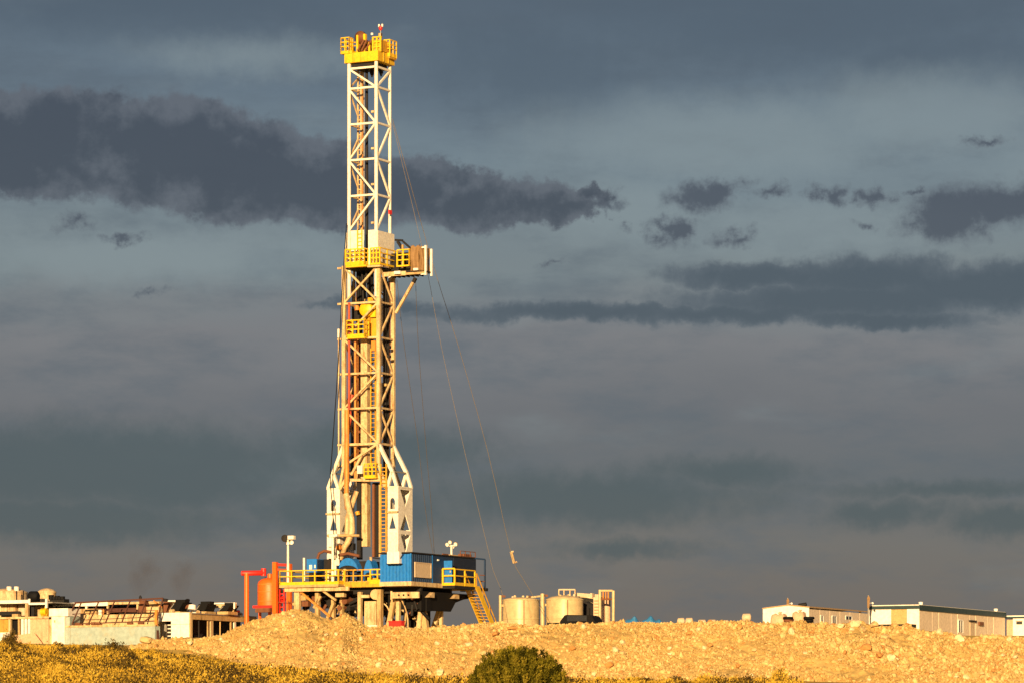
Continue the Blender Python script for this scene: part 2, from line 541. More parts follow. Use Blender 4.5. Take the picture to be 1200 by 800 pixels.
def fbox(p, fr, name, mat, px0, px1, py0, py1, ly, depth):
    xa, zt = fr.f(px0, py0, ly); xb, _ = fr.f(px1, py0, ly); _, zb = fr.f(px0, py1, ly)
    return bx(p, name, mat, (xa, xb), (ly, ly + depth), (zb, zt))


def sbox(p, fr, name, mat, px0, px1, py0, py1, lx, th):
    ya, zt = fr.s(px0, py0, lx); yb, _ = fr.s(px1, py0, lx); _, zb = fr.s(px0, py1, lx)
    return bx(p, name, mat, (lx - th, lx), (ya, yb), (zb, zt))


def railing(p, a, b, mat, h=1.1, n=4, r=0.035, toe=0.22, mids=1, name='railing'):
    """toe board with posts and rails as its pieces"""
    a, b = Vector(a), Vector(b)
    t = MB().bar(a + Vector((0, 0, toe / 2)), b + Vector((0, 0, toe / 2)), 0.03, toe).build(name, mat, p)
    for k in range(n):
        q = a.lerp(b, k / (n - 1))
        MB().bar(q, q + Vector((0, 0, h)), r * 2.2).build('post', mat, t)
    for k in range(mids + 1):
        z = h - k * (h - toe) / (mids + 1)
        MB().bar(a + Vector((0, 0, z)), b + Vector((0, 0, z)), r * 2).build('rail', mat, t)
    return t


def ladder(p, a, b, mat, w=0.5, step=0.4, r=0.035, side=(1, 0, 0), cage=False, name='ladder'):
    a, b = Vector(a), Vector(b); sd_ = Vector(side) * w / 2
    m = MB().bar(a - sd_, b - sd_, r * 2.4).bar(a + sd_, b + sd_, r * 2.4)
    L_ = MB()
    n = int((b - a).length / step)
    for k in range(1, n):
        q = a.lerp(b, k / n)
        L_.bar(q - sd_, q + sd_, r * 1.4)
    o = m.build(name, mat, p)
    L_.build('rungs', mat, o)['kind'] = 'stuff'
    if cage:
        c = MB(); nrm = Vector((0, -1, 0))
        for k in range(0, n, 3):
            q = a.lerp(b, k / n)
            pts = [q + sd_ * 1.2 * math.cos(t) + nrm * 0.6 * math.sin(t) for t in [math.pi * j / 6 for j in range(7)]]
            c.tube(pts, 0.025, 4)
        for j in (1, 3, 5):
            t = math.pi * j / 6
            off = sd_ * 1.2 * math.cos(t) + nrm * 0.6 * math.sin(t)
            c.bar(a + off, b + off, 0.04)
        c.build('cage', mat, o)['kind'] = 'stuff'
    return o


def corr(p, name, mat, a, b, z0, z1, pitch=0.28, depth=0.06, nrm=(0, -1, 0), th=0.05):
    """trapezoid corrugated sheet from a to b (plan), standing z0..z1"""
    a, b = Vector((*a, 0)), Vector((*b, 0)); nrm = Vector(nrm)
    Ln = (b - a).length; d = (b - a).normalized(); n = max(1, round(Ln / pitch)); q = Ln / n
    prof = []
    for k in range(n):
        prof += [(k * q, 0), (k * q + 0.4 * q, 0), (k * q + 0.5 * q, depth), (k * q + 0.9 * q, depth)]
    prof.append((Ln, 0))
    vs = []; fs = []
    for t, e in prof:
        for z in (z0, z1):
            vs.append(a + d * t + nrm * e + Vector((0, 0, z)))
    m = len(prof)
    for t, e in prof:
        for z in (z0, z1):
            vs.append(a + d * t + nrm * (-th) + Vector((0, 0, z)))
    for k in range(m - 1):
        fs.append((2 * k, 2 * k + 2, 2 * k + 3, 2 * k + 1))
        o = 2 * m
        fs.append((o + 2 * k, o + 2 * k + 1, o + 2 * k + 3, o + 2 * k + 2))
        fs.append((2 * k + 1, 2 * k + 3, o + 2 * k + 3, o + 2 * k + 1))
        fs.append((2 * k, o + 2 * k, o + 2 * k + 2, 2 * k + 2))
    fs += [(0, 1, 2 * m + 1, 2 * m), (2 * m - 2, 4 * m - 2, 4 * m - 1, 2 * m - 1)]
    return MB().add(vs, fs).build(name, mat, p)


def tri_mesh(name, V, Fi, mat, tint=None, smooth=False):
    me = bpy.data.meshes.new(name)
    V = np.ascontiguousarray(V, dtype=np.float32); Fi = np.ascontiguousarray(Fi, dtype=np.int32)
    me.vertices.add(len(V)); me.vertices.foreach_set('co', V.ravel())
    n = len(Fi)
    k = Fi.shape[1]
    me.loops.add(n * k); me.loops.foreach_set('vertex_index', Fi.ravel())
    me.polygons.add(n); me.polygons.foreach_set('loop_start', np.arange(0, n * k, k, dtype=np.int32))
    try: me.polygons.foreach_set('loop_total', np.full(n, k, dtype=np.int32))
    except Exception: pass
    me.polygons.foreach_set('use_smooth', np.full(n, smooth, dtype=bool))
    me.update(calc_edges=True)
    if tint is not None:
        a = me.attributes.new('tint', 'FLOAT', 'POINT'); a.data.foreach_set('value', np.ascontiguousarray(tint, dtype=np.float32))
    me.materials.append(mat)
    o = bpy.data.objects.new(name, me); COL.objects.link(o)
    return o


# value noise
_T = RNG.random((256, 256))


def vn(x, y):
    xi = np.floor(x).astype(int); yi = np.floor(y).astype(int)
    fx = x - xi; fy = y - yi
    fx = fx * fx * (3 - 2 * fx); fy = fy * fy * (3 - 2 * fy)
    a = _T[xi & 255, yi & 255]; b = _T[(xi + 1) & 255, yi & 255]
    c = _T[xi & 255, (yi + 1) & 255]; d = _T[(xi + 1) & 255, (yi + 1) & 255]
    return (a + (b - a) * fx) * (1 - fy) + (c + (d - c) * fx) * fy - 0.5


def fbm(x, y, oct_=4, g=0.5):
    s = 0; k = 1.0
    for i in range(oct_):
        s = s + k * vn(x * 2 ** i + 17.3 * i, y * 2 ** i + 5.1 * i); k *= g
    return s


def sst(x, a, b):
    t = np.clip((x - a) / (b - a), 0, 1); return t * t * (3 - 2 * t)


# ------------------------------------------------------------------ terrain
YB = 256.0
PXB = np.array([-300, 0, 165, 350, 520, 930, 1200, 1500.])
BASEY = np.array([755, 757, 766, 786, 797, 798, 808, 812.])     # where brush meets dirt in the photo


def px_of(X, Y): return 600 + X / np.maximum(Y, 1) * F


def ground_z(X, Y):
    X = np.asarray(X, float); Y = np.asarray(Y, float)
    g0 = np.interp(Y, [-500, 0, 60, 110, 150, 244, 262], [-1.0, 0, 0.9, 2.55, 3.35, 5.15, 5.5])
    pb = 600 + X / 244.0 * F
    g244 = EYE + 244 * (HOR - np.interp(pb, PXB, BASEY)) / F
    s = sst(Y, 85, 244)
    nat = g0 + (g244 - 5.15) * s + 0.25 * fbm(X / 9, Y / 9, 3) * sst(Y, 20, 80)
    pad = np.interp(X, [-27, -15], [8.15, 8.6])
    left = sst(-X, 22.5, 26.5)
    t = sst(Y, 249, 263)
    tl = sst(Y, 243, 275)
    tt = t * (1 - left) + tl * left
    z = nat * (1 - tt) + pad * tt
    far = sst(Y, 430, 900)
    z = z * (1 - far) + 3.0 * far
    side = sst(np.abs(X), 90, 220)
    return z - 3.0 * side * sst(Y, 200, 262) * (1 - far)


def build_ground():
    xs = np.concatenate([np.linspace(-4000, -300, 12), np.linspace(-250, -70, 16), np.arange(-66, 66.1, 1.0), np.linspace(70, 250, 16), np.linspace(300, 4000, 12)])
    ys = np.concatenate([np.linspace(-800, -50, 8), np.arange(-40, 90, 5.0), np.arange(90, 275, 1.0), np.linspace(276, 500, 60), np.linspace(560, 6000, 16)])
    X, Y = np.meshgrid(xs, ys)
    Z = ground_z(X, Y)
    V = np.stack([X.ravel(), Y.ravel(), Z.ravel()], 1)
    nx, ny = len(xs), len(ys)
    i, j = np.meshgrid(np.arange(nx - 1), np.arange(ny - 1))
    q = (j * nx + i).ravel()
    Fi = np.stack([q, q + 1, q + nx + 1, q + nx], 1)
    o = tri_mesh('ground', V, Fi, field_m, smooth=True)
    o['kind'] = 'structure'


build_ground()

# berm crest in the photo
CPX = [100, 140, 165, 185, 215, 240, 258, 275, 295, 315, 335, 350, 362, 375, 388, 396, 405, 414, 424, 432, 450, 475, 500, 540, 570, 605, 640, 680, 720, 760, 800, 840, 875, 910, 940, 965, 985, 1000, 1012, 1030, 1055, 1080, 1110, 1140, 1170, 1200, 1260, 1340]
CPY = [768, 762, 754, 750, 748, 747, 743, 736, 728, 721, 716, 714, 717, 723, 728, 723, 719, 724, 732, 735, 735, 735, 734, 732, 730, 731, 732, 730, 729, 730, 730, 728, 728, 729, 729, 731, 732, 730, 733, 735, 736, 738, 741, 745, 747, 750, 754, 758]


def berm_z(X, t):
    """X world, t: 0 toe .. 1 crest .. 1.5 back; returns Y, Z"""
    px = 600 + X / YB * F
    cy = np.interp(px, CPX, CPY)
    zc = EYE + (HOR - cy) / F * YB
    # front run, longer where the heap is higher
    by = np.interp(px, PXB, BASEY)
    zt = EYE + 244 * (HOR - by) / F - 0.35
    run = np.clip((zc - zt) * 2.1, 1.0, 14)
    Yf = YB - run * (1 - np.clip(t, 0, 1))
    tb_ = np.clip((t - 1) / 0.5, 0, 1)
    Yy = Yf + tb_ * 6.0
    prof = np.clip(t, 0, 1)
    prof = prof ** 0.92
    prof = np.where(prof > 0.85, 0.85 + (prof - 0.85) * (1 - 0.0 * prof), prof)
    zf = zt + (zc - zt) * prof
    pad = np.interp(X, [-27, -15], [7.9, 8.35])
    Z = zf * (1 - sst(tb_, 0, 1)) + pad * sst(tb_, 0, 1)
    return Yy, Z


def berm_noise(X, T):
    env = np.clip(T * 6, 0, 1)
    return (0.9 * fbm(X / 5.0, T * 2.5 + 3, 3) * (1 - 0.75 * sst(T, .6, 1)) + (0.20 + 0.16 * sst(X, 14, 24)) * fbm(X / 1.3, T * 9, 3) + 0.11 * fbm(X / 0.4, T * 34, 2)) * env


def build_berm():
    px = np.linspace(110, 1330, 1300)
    xs = (px - 600) / F * YB
    ts = np.concatenate([np.linspace(0, 1.0, 110), np.linspace(1.02, 1.5, 14)])
    X, T = np.meshgrid(xs, ts)
    Yy, Z = berm_z(X, T)
    Z = Z + berm_noise(X, T) * 0.85
    Yy = Yy + 0.5 * fbm(X / 0.9, T * 12 + 9, 3)
    V = np.stack([X.ravel(), Yy.ravel(), Z.ravel()], 1)
    nx, ny = len(xs), len(ts)
    i, j = np.meshgrid(np.arange(nx - 1), np.arange(ny - 1))
    q = (j * nx + i).ravel()
    Fi = np.stack([q, q + 1, q + nx + 1, q + nx], 1)
    o = tri_mesh('dirt_berm', V, Fi, soil, smooth=False)
    o['kind'] = 'structure'


build_berm()


def ico(sub=0):
    bm = bmesh.new(); bmesh.ops.create_icosphere(bm, subdivisions=sub + 1, radius=1)
    v = np.array([p.co for p in bm.verts]); f = np.array([[q.index for q in p.verts] for p in bm.faces]); bm.free()
    return v, f


def build_rubble(small):
    if small:
        v = np.array([[1, 0, 0], [-1, 0, 0], [0, 1, 0], [0, -1, 0], [0, 0, 1], [0, 0, -1.]])
        f = np.array([[0, 2, 4], [2, 1, 4], [1, 3, 4], [3, 0, 4], [2, 0, 5], [1, 2, 5], [3, 1, 5], [0, 3, 5]])
    else:
        v, f = ico(0)
    n = 130000 if small else 26000
    px = RNG.uniform(150, 1290, n)
    X = (px - 600) / F * YB
    T = RNG.random(n) ** 0.9 * 1.03
    # stone density varies in patches
    keep = (fbm(X / 3.0, T * 5, 3) + RNG.uniform(-0.5, 0.6, n)) > -0.02
    X, T = X[keep], T[keep]; n = len(X)
    r = RNG.uniform(0.022, 0.062, n) if small else 0.055 * (1 - RNG.random(n)) ** -0.38
    r = np.minimum(r, 0.17) * np.where(X > 17, 1.2, 0.92)
    Yy, Z = berm_z(X, T); Z = Z + berm_noise(X, T) * 0.85
    Yy = Yy + 0.5 * fbm(X / 0.9, T * 12 + 9, 3)
    V = v[None] * (0.62 + 0.75 * RNG.random((n, len(v), 1)))
    V = V * (r[:, None] * RNG.uniform(0.7, 1.3, (n, 3)))[:, None, :]
    V = V + np.stack([X, Yy, Z + r * 0.25], 1)[:, None, :]
    Fi = f[None] + (np.arange(n) * len(v))[:, None, None]
    o = tri_mesh('gravel' if small else 'rubble', V.reshape(-1, 3), Fi.reshape(-1, 3), stone_m)
    tag(o, 'fine pale gravel strewn over the dirt berm' if small else 'loose pale broken stones covering the face of the dirt berm', 'gravel' if small else 'rubble', kind='stuff')


build_rubble(False)
build_rubble(True)


def rock_mesh(name, seed, mat):
    rg = np.random.default_rng(seed)
    v, f = ico(1)
    k = rg.normal(size=(9, 3)); k /= np.linalg.norm(k, axis=1)[:, None]
    h = rg.uniform(0.55, 0.95, 9)
    for a, b in zip(k, h):                 # flat broken faces
        d = v @ a
        v = v - np.clip(d - b, 0, None)[:, None] * a
    v = v * (1 + 0.10 * rg.normal(size=(len(v), 1)))
    v = v * np.array([1.15, 0.9, 0.8])
    me = bpy.data.meshes.new(name)
    me.from_pydata([tuple(p) for p in v], [], [tuple(int(i) for i in t) for t in f])
    me.materials.append(mat)
    return me


def surf_at(px, py):
    """point of the berm face that shows at a photo pixel"""
    best = None
    ts = np.linspace(0.0, 1.0, 120)
    X = np.full_like(ts, (px - 600) / F * 251)
    for _ in range(2):
        Yy, Z = berm_z(X, ts); Z = Z + berm_noise(X, ts) * 0.85
        Yy = Yy + 0.5 * fbm(X / 0.9, ts * 12 + 9, 3)
        X = (px - 600) / F * Yy
    yy = HOR - (Z - EYE) / Yy * F
    i = int(np.argmin(np.abs(yy - py)))
    return Vector((float(X[i]), float(Yy[i]), float(Z[i])))


ROCKS = [rock_mesh('boulder_pale', s, pale_rock) for s in (1, 2, 3)] + [rock_mesh('boulder_tan', s, tan_rock) for s in (4, 5)] + [rock_mesh('boulder_orange', s, orange_rock) for s in (6, 7)]


def boulder(px, py, wpx, kind, label, group=None, flat=0.8):
    me = {'p': ROCKS[random.randrange(3)], 't': ROCKS[3 + random.randrange(2)], 'o': ROCKS[5 + random.randrange(2)]}[kind]
    o = bpy.data.objects.new('boulder', me); COL.objects.link(o)
    p = surf_at(px, py)
    r = wpx / 2 / F * p.y
    o.location = p + Vector((0, -0.1, r * 0.25))
    o.scale = (r, r, r * flat / 0.8)
    o.rotation_euler = (random.uniform(-.3, .3), random.uniform(-.3, .3), random.uniform(0, 6.28))
    tag(o, label, 'boulder', group)
    return o


boulder(173, 749, 17, 't', 'rounded tan boulder at the foot of the pale green tank', flat=0.7)
boulder(714, 780, 10, 'o', 'round reddish boulder low on the berm right of the green bush')
boulder(729, 754, 9, 'p', 'pale boulder high on the berm below the blue tarpaulins')
boulder(721, 763, 9, 'p', 'pale boulder halfway down the berm right of the green bush', flat=0.9)
boulder(832, 757, 9, 'o', 'orange boulder mid slope left of the camp trailers', flat=0.5)
boulder(516, 789, 12, 'p', 'pale boulder at the berm foot just left of the green bush')
boulder(600, 737, 11, 'o', 'flat orange boulder near the berm crest before the tan tanks', flat=0.5)
boulder(581, 744, 12, 'o', 'flat orange boulder below the rig staircase', flat=0.45)
boulder(1101, 741, 11, 'p', 'white boulder on the crest before the long beige trailer', flat=0.9)
boulder(1124, 750, 14, 'p', 'largest white boulder below the beige trailer window')
boulder(928, 740, 8, 'p', 'upright pale boulder below the white gabled trailer', flat=1.2)
boulder(1015, 761, 14, 'o', 'wide orange boulder on the slope below the plywood door', flat=0.7)
boulder(1030, 770, 12, 'o', 'smaller orange boulder beside the wide orange one')
boulder(1044, 772, 12, 'p', 'pale long boulder right of the orange pair', flat=0.8)
boulder(1010, 738, 11, 't', 'tan boulder on the crest beside the antenna')
boulder(1002, 732, 12, 'p', 'pale boulder heaped on the crest left of the antenna')
boulder(1024, 733, 12, 't', 'tan boulder against the foot of the white trailer end')
boulder(985, 735, 12, 'p', 'flat pale boulder on the crest under the trailer windows', flat=0.6)
boulder(1183, 751, 10, 'p', 'pale boulder near the right end of the berm crest')
boulder(1037, 748, 11, 't', 'tan boulder below the plywood door near the crest')
boulder(470, 778, 9, 'p', 'pale boulder low on the berm under the red box')
for i in range(75):
    px = random.uniform(180, 1195)
    lo = float(np.interp(px, CPX, CPY)); hi = min(798, float(np.interp(px, PXB, BASEY)))
    if px > 960 and random.random() < .5: px = random.uniform(960, 1195)
    boulder(px, random.uniform(lo + 4, hi), random.uniform(5, 8.5), random.choice('ppptto'), 'small broken boulder half sunk among the rubble of the berm', 'small boulders on the berm', random.uniform(.5, .95))


# ------------------------------------------------------------------ vegetation
def leaves(C, Rr, Hh, n_per, size, up=0.5, tint=None, shell=0.6):
    """C (m,3) clump bases, Rr radii, Hh heights, n_per leaves each; returns verts, tint"""
    idx = np.repeat(np.arange(len(C)), n_per)
    n = len(idx)
    d = RNG.normal(size=(n, 3)); d[:, 2] = np.abs(d[:, 2]); d /= np.linalg.norm(d, axis=1)[:, None]
    rad = shell + (1.08 - shell) * RNG.random(n)
    lump = 1 + 0.28 * np.sin(d[:, 0] * 5 + idx * 1.7) * np.cos(d[:, 1] * 4 + idx * 2.3)
    c = C[idx] + d * (rad * lump)[:, None] * np.stack([Rr[idx], Rr[idx], Hh[idx]], 1)
    ax = RNG.normal(size=(n, 3)) * 0.7 + d * 0.7; ax[:, 2] += up
    ax /= np.linalg.norm(ax, axis=1)[:, None]
    sd_ = np.cross(ax, d + RNG.normal(size=(n, 3)) * 0.45); sd_ /= np.linalg.norm(sd_, axis=1)[:, None]
    sz = (size if np.isscalar(size) else size[idx]) * RNG.uniform(0.7, 1.4, n)
    a = c - sd_ * (sz * 0.42)[:, None]; b = c + sd_ * (sz * 0.42)[:, None]; t = c + ax * (sz * 1.4)[:, None]
    V = np.stack([a, b, t], 1).reshape(-1, 3)
    tt = np.repeat(np.clip((tint[idx] if tint is not None else 0.5) + RNG.normal(size=n) * 0.12, 0, 1), 3)
    return V, tt


def in_view_xy(n, y0, y1, pw=1.0):
    Y = y0 + (y1 - y0) * RNG.random(n) ** pw
    X = RNG.uniform(-1, 1, n) * (0.138 * Y + 3.5)
    return X, Y


def build_cover():
    X, Y = in_view_xy(4300, 105, 257, 0.8)
    px = px_of(X, Y)
    lim = np.interp(px, [-100, 165, 190, 350, 520, 930, 1400], [258, 252, 245.5, 244.8, 245.2, 245.5, 215.0])
    clump = fbm(X / 5, Y / 9, 3)
    keep = (Y < lim) & (clump + RNG.uniform(-.22, .22, len(X)) > 0.0)
    X, Y, clump = X[keep], Y[keep], clump[keep]
    n = len(X)
    top_lim = lambda p: np.interp(p, [-100, 0, 165, 350, 520, 700, 930, 960, 1100], [745, 747, 757, 780, 790, 792, 791, 806, 812])
    Rr = RNG.uniform(0.35, 0.85, n) * (0.85 + 0.5 * (clump > 0.1)); Hh = Rr * RNG.uniform(0.65, 1.05, n)
    k2 = HOR - (ground_z(X, Y) + Hh * 1.1 - EYE) / Y * F > top_lim(px_of(X, Y))
    X, Y, Rr, Hh, clump = X[k2], Y[k2], Rr[k2], Hh[k2], clump[k2]; n = len(X)
    C = np.stack([X, Y, ground_z(X, Y) - 0.03], 1)
    tint = np.clip(0.50 + 0.6 * fbm(X / 2.5 + 40, Y / 4, 3) + RNG.normal(size=n) * 0.18, 0, 1)
    drk = RNG.random(n) < 0.14 + 0.5 * (fbm(X / 2.2 + 80, Y / 6, 2) > 0.14)
    tint = np.where(drk, RNG.uniform(-0.2, 0.10, n), tint)
    Rr = np.where(drk, Rr * 1.2, Rr); Hh = np.where(drk, Hh * 1.15, Hh)
    size = 0.035 + 0.00016 * Y
    V, t = leaves(C, Rr, Hh, 250, size, 0.6, tint, 0.6)
    o = tri_mesh('sagebrush_cover', V, np.arange(len(V)).reshape(-1, 3), sage_m, t)
    tag(o, 'golden low sagebrush covering the slope below the berm', 'sagebrush', kind='stuff')
    # dry grass tufts
    X, Y = in_view_xy(34000, 100, 256, 0.8)
    px = px_of(X, Y)
    lim = np.interp(px, [-100, 165, 190, 350, 520, 930, 1400], [257, 251, 245.6, 245, 245.4, 245.6, 215])
    k = (Y < lim) & (HOR - (ground_z(X, Y) + .4 - EYE) / Y * F > top_lim(px)); X, Y = X[k], Y[k]
    m = 9
    idx = np.repeat(np.arange(len(X)), m); n = len(idx)
    z = ground_z(X, Y)
    b = np.stack([X[idx] + RNG.normal(size=n) * .12, Y[idx] + RNG.normal(size=n) * .12, z[idx] - .02], 1)
    h = RNG.uniform(0.08, 0.24, n)
    tip = b + np.stack([RNG.normal(size=n) * .10, RNG.normal(size=n) * .10, h], 1)
    a = RNG.uniform(0, 3.14, n); w = 0.022
    s_ = np.stack([np.cos(a) * w, np.sin(a) * w, np.zeros(n)], 1)
    V = np.stack([b - s_, b + s_, tip], 1).reshape(-1, 3)
    tint = np.repeat(np.clip(.5 + fbm(X / 4, Y / 4, 2)[idx] + RNG.normal(size=n) * .18, 0, 1), 3)
    o = tri_mesh('dry_grass', V, np.arange(len(V)).reshape(-1, 3), grass_m, tint)
    tag(o, 'short yellow dry grass between the sagebrush clumps', 'grass', kind='stuff')


build_cover()


def shrub(name, X, Y, Rr, Hh, n, size, mat, label, cat, group=None, up=0.6, tint=0.5, zoff=-0.04):
    z = float(ground_z(np.array([X]), np.array([Y]))[0]) + zoff
    e = bpy.data.objects.new(name, None); COL.objects.link(e); e.location = (X, Y, z); tag(e, label, cat, group)
    k = max(5, int(n / 260))
    C = np.zeros((k, 3)); a = RNG.uniform(0, 6.28, k); q = np.sqrt(RNG.random(k)) * Rr * 0.62
    C[:, 0] = np.cos(a) * q; C[:, 1] = np.sin(a) * q; C[:, 2] = 0.05 * Hh
    rr = np.full(k, Rr * 0.42) * RNG.uniform(.7, 1.2, k)
    hh = Hh * (1.0 - 0.5 * (q / Rr) ** 2) * RNG.uniform(.8, 1.05, k)
    V, t = leaves(C, rr, hh, int(n / k), size, up, np.clip(tint + RNG.normal(size=k) * .22, 0, 1), 0.35)
    o = tri_mesh('crown', V, np.arange(len(V)).reshape(-1, 3), mat, t); o.parent = e
    m = MB()
    for j in range(6):
        aa = random.uniform(0, 6.28)
        m.tube([(0, 0, -0.05), (math.cos(aa) * Rr * .2, math.sin(aa) * Rr * .2, Hh * .35), (math.cos(aa) * Rr * .5, math.sin(aa) * Rr * .5, Hh * .75)], [.05 * Rr, .035 * Rr, .012 * Rr], 5)
    m.build('trunk', bark, e)
    return e


def ground_hit(px, py):
    Y = np.linspace(105, 256, 600); X = (px - 600) / F * Y
    z = ground_z(X, Y); yy = HOR - (z - EYE) / Y * F
    i = int(np.argmin(np.abs(yy - py))); return float(X[i]), float(Y[i])


# the big dark green bush: many upright sprays
def big_bush():
    Y = 112.0; X = (607 - 600) / F * Y
    z = float(ground_z(np.array([X]), np.array([Y]))[0]) - 0.05
    e = bpy.data.objects.new('green_bush', None); COL.objects.link(e); e.location = (X, Y, z)
    tag(e, 'rounded dark green bush standing alone before the dirt berm', 'bush')
    k = 300
    a = RNG.uniform(0, 6.28, k); q = np.sqrt(RNG.random(k)) * 1.36
    x = np.cos(a) * q; y = np.sin(a) * q * 0.85
    top = 1.62 * np.sqrt(np.clip(1 - (q / 1.5) ** 2.6, 0.06, 1)) * RNG.uniform(0.80, 1.08, k)
    Vs = []; Ts = []
    for j in range(k):
        # a spray: leaves along a leaning stem
        n = 150
        s_ = RNG.random(n) ** 0.75
        base = np.array([x[j] * 0.82, y[j] * 0.82, max(0.05, top[j] - RNG.uniform(.55, .95))])
        tip = np.array([x[j] * 1.08, y[j] * 1.08, top[j]])
        w = 0.085 * (1 - 0.55 * s_)
        c = base + (tip - base) * s_[:, None] + RNG.normal(size=(n, 3)) * w[:, None] * np.array([1, 1, .7])
        ax = RNG.normal(size=(n, 3)) * .5 + np.array([x[j] * .25, y[j] * .25, 1.0]); ax /= np.linalg.norm(ax, axis=1)[:, None]
        sd_ = np.cross(ax, RNG.normal(size=(n, 3))); sd_ /= np.linalg.norm(sd_, axis=1)[:, None]
        sz = RNG.uniform(.035, .075, n)[:, None]
        Vs.append(np.stack([c - sd_ * sz * .4, c + sd_ * sz * .4, c + ax * sz * 1.5], 1).reshape(-1, 3))
        Ts.append(np.repeat(np.clip(.48 + RNG.normal() * .28 + RNG.normal(size=n) * .15, 0, 1), 3))
    o = tri_mesh('crown', np.concatenate(Vs), np.arange(k * 450).reshape(-1, 3), bush_m, np.concatenate(Ts)); o.parent = e
    m = MB()
    for j in range(16):
        aa = j * .39 + random.uniform(-.2, .2); rr = random.uniform(.5, 1.05)
        m.tube([(0, 0, -.1), (math.cos(aa) * rr * .35, math.sin(aa) * rr * .35, .45), (math.cos(aa) * rr, math.sin(aa) * rr, 1.0)], [.05, .035, .012], 6)
    m.build('trunk', bark, e)


big_bush()

for i, (px, py, w, h, lab) in enumerate([
        (135, 766, 26, 15, 'wide dark shrub on the slope below the pale green tank'),
        (148, 772, 24, 12, 'very dark shrub at the left foot of the dirt berm'),
        (12, 757, 28, 15, 'olive shrub on the slope at the left picture edge'),
        (83, 766, 22, 9, 'dark shrub below the white cabinet'),
        (100, 764, 16, 8, 'small dark shrub left of the wide dark one'),
        (74, 783, 22, 9, 'low dark shrub lower left on the slope'),
        (146, 782, 18, 9, 'dark shrub below the left foot of the berm'),
        (20, 778, 18, 9, 'dark low shrub near the left picture edge'),
        (205, 776, 18, 8, 'low shrub under the left end of the berm'),
        (345, 796, 14, 10, 'dark shrub below the higher dirt heap'),
        (915, 800, 26, 15, 'golden shrub at the right end of the brush line'),
        (826, 803, 26, 12, 'golden shrub standing left of the right-hand one')]):
    X, Y = ground_hit(px, py + 3)
    r = w / 2 / F * Y
    gold = 'golden' in lab
    shrub('shrub', X, Y, r * 1.15, h / F * Y * 1.35, 2200, 0.075, sage_m if gold else shrub_m, lab, 'shrub', 'shrubs on the slope', tint=0.55)


# ================================================================== the drilling rig
RIG = Frame(432, 300.0, 13.6)
ZF = lambda y: RIG.f(432, y, -1.0)[1]          # height above the rig floor of a photo row near the mast
PADZ = 8.6 - 13.6                               # pad level in rig coordinates


# ------------------------------------------------------------------ substructure and floor
sub = RIG.thing('rig_substructure', 'raised steel drill floor with yellow railings on dark legs behind the berm', 'drill floor', (0, 0, PADZ))
XL = RIG.f(328, 686, -4.4)[0]; XM = RIG.f(396.5, 686, -4.4)[0]; XD0, XD1 = 3.5, 6.3
YD0, YD1 = -4.4, 6.6
bx(sub, 'deck', tanp, (XL, XD0 - .02), (-3.5, 6.6), (-0.12, 0.0))
bx(sub, 'front_deck', tanp, (XL, XM), (-4.4, -3.503), (-0.12, 0.002))
bx(sub, 'edge_beam', tanp, (XL - .02, XM + .02), (-4.46, -4.36), (-0.20, 0.0))
bx(sub, 'edge_beam', yellowr, (XM + .1, XD0), (-3.56, -3.46), (-0.24, 0.04))
bx(sub, 'floor_beam', cream, (XL + .3, XM + .8), (-4.2, -4.0), (-0.52, -0.203))
bx(sub, 'floor_beam', dark, (XL + .4, 6.2), (-2.6, -2.3), (-0.75, -0.125))
bx(sub, 'floor_beam', dark, (XL + .4, 6.2), (2.4, 2.7), (-0.75, -0.125))
for x in (-5.2, -3.6, -1.9, -0.2, 1.6, 3.3):
    bx(sub, 'cross_beam', dark, (x, x + .22), (-2.297, 2.397), (-0.7, -0.128))
railing(sub, (XL, -4.4, 0), (XM, -4.4, 0), yellow, 1.15, 6, 0.04, 0.24)
railing(sub, (XL, -4.4, 0), (XL, 3.5, 0), yellow, 1.15, 5, 0.04, 0.3)
railing(sub, (XM, -4.35, 0), (XM, -3.5, 0), yellow, 1.15, 2, 0.04, 0.3)
railing(sub, (XM + .1, -3.5, 0), (RIG.f(434, 686, -3.5)[0], -3.5, 0), yellowr, 1.15, 4, 0.04, 0.22)
railing(sub, (RIG.f(434.5, 686, -3.5)[0], -3.55, 0), (XD0 - .05, -3.55, 0), yellow, 1.15, 3, 0.045, 0.34)


def post(name, mat, px0, px1, py0, ly, d=0.35):
    x0, zt = RIG.f(px0, py0, ly); x1, _ = RIG.f(px1, py0, ly)
    return bx(sub, name, mat, (x0, x1), (ly, ly + d), (PADZ, zt))


def slant(name, mat, a, b, ly, w, h=None):
    return br(sub, name, mat, RIG.F(*a, ly), RIG.F(*b, ly), w, h)


post('column', cream, 344.5, 350.5, 690, -3.9)
post('column', tanp, 369, 373, 694, -3.6)
post('column', tanp, 388, 391, 700, -2.8)
post('column', tanp, 398, 401, 700, -2.4)
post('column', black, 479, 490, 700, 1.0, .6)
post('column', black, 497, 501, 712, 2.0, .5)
post('column', cream, 419, 422.5, 693, -3.4)
post('column', tanp, 441.5, 446, 690, -3.4, 0.45)
slant('diagonal_brace', orpipe, (350, 691), (387, 722), -3.8, 0.16)
slant('diagonal_brace', tanp, (375, 689), (394, 703), -3.9, 0.16)
slant('diagonal_brace', tanp, (376, 698), (368, 712), -3.5, 0.2)
slant('diagonal_brace', tanp, (391, 706), (384, 724), -3.0, 0.22)
slant('diagonal_brace', dark, (447, 716), (466, 700), 1.5, 0.3)
slant('diagonal_brace', dark, (450, 712), (472, 742), 1.5, 0.25)
slant('brace_leg', tanp, (462, 701), (455, 736), -2.6, 0.34)
slant('brace_leg', cream, (467, 702), (466.5, 738), -2.4, 0.30)
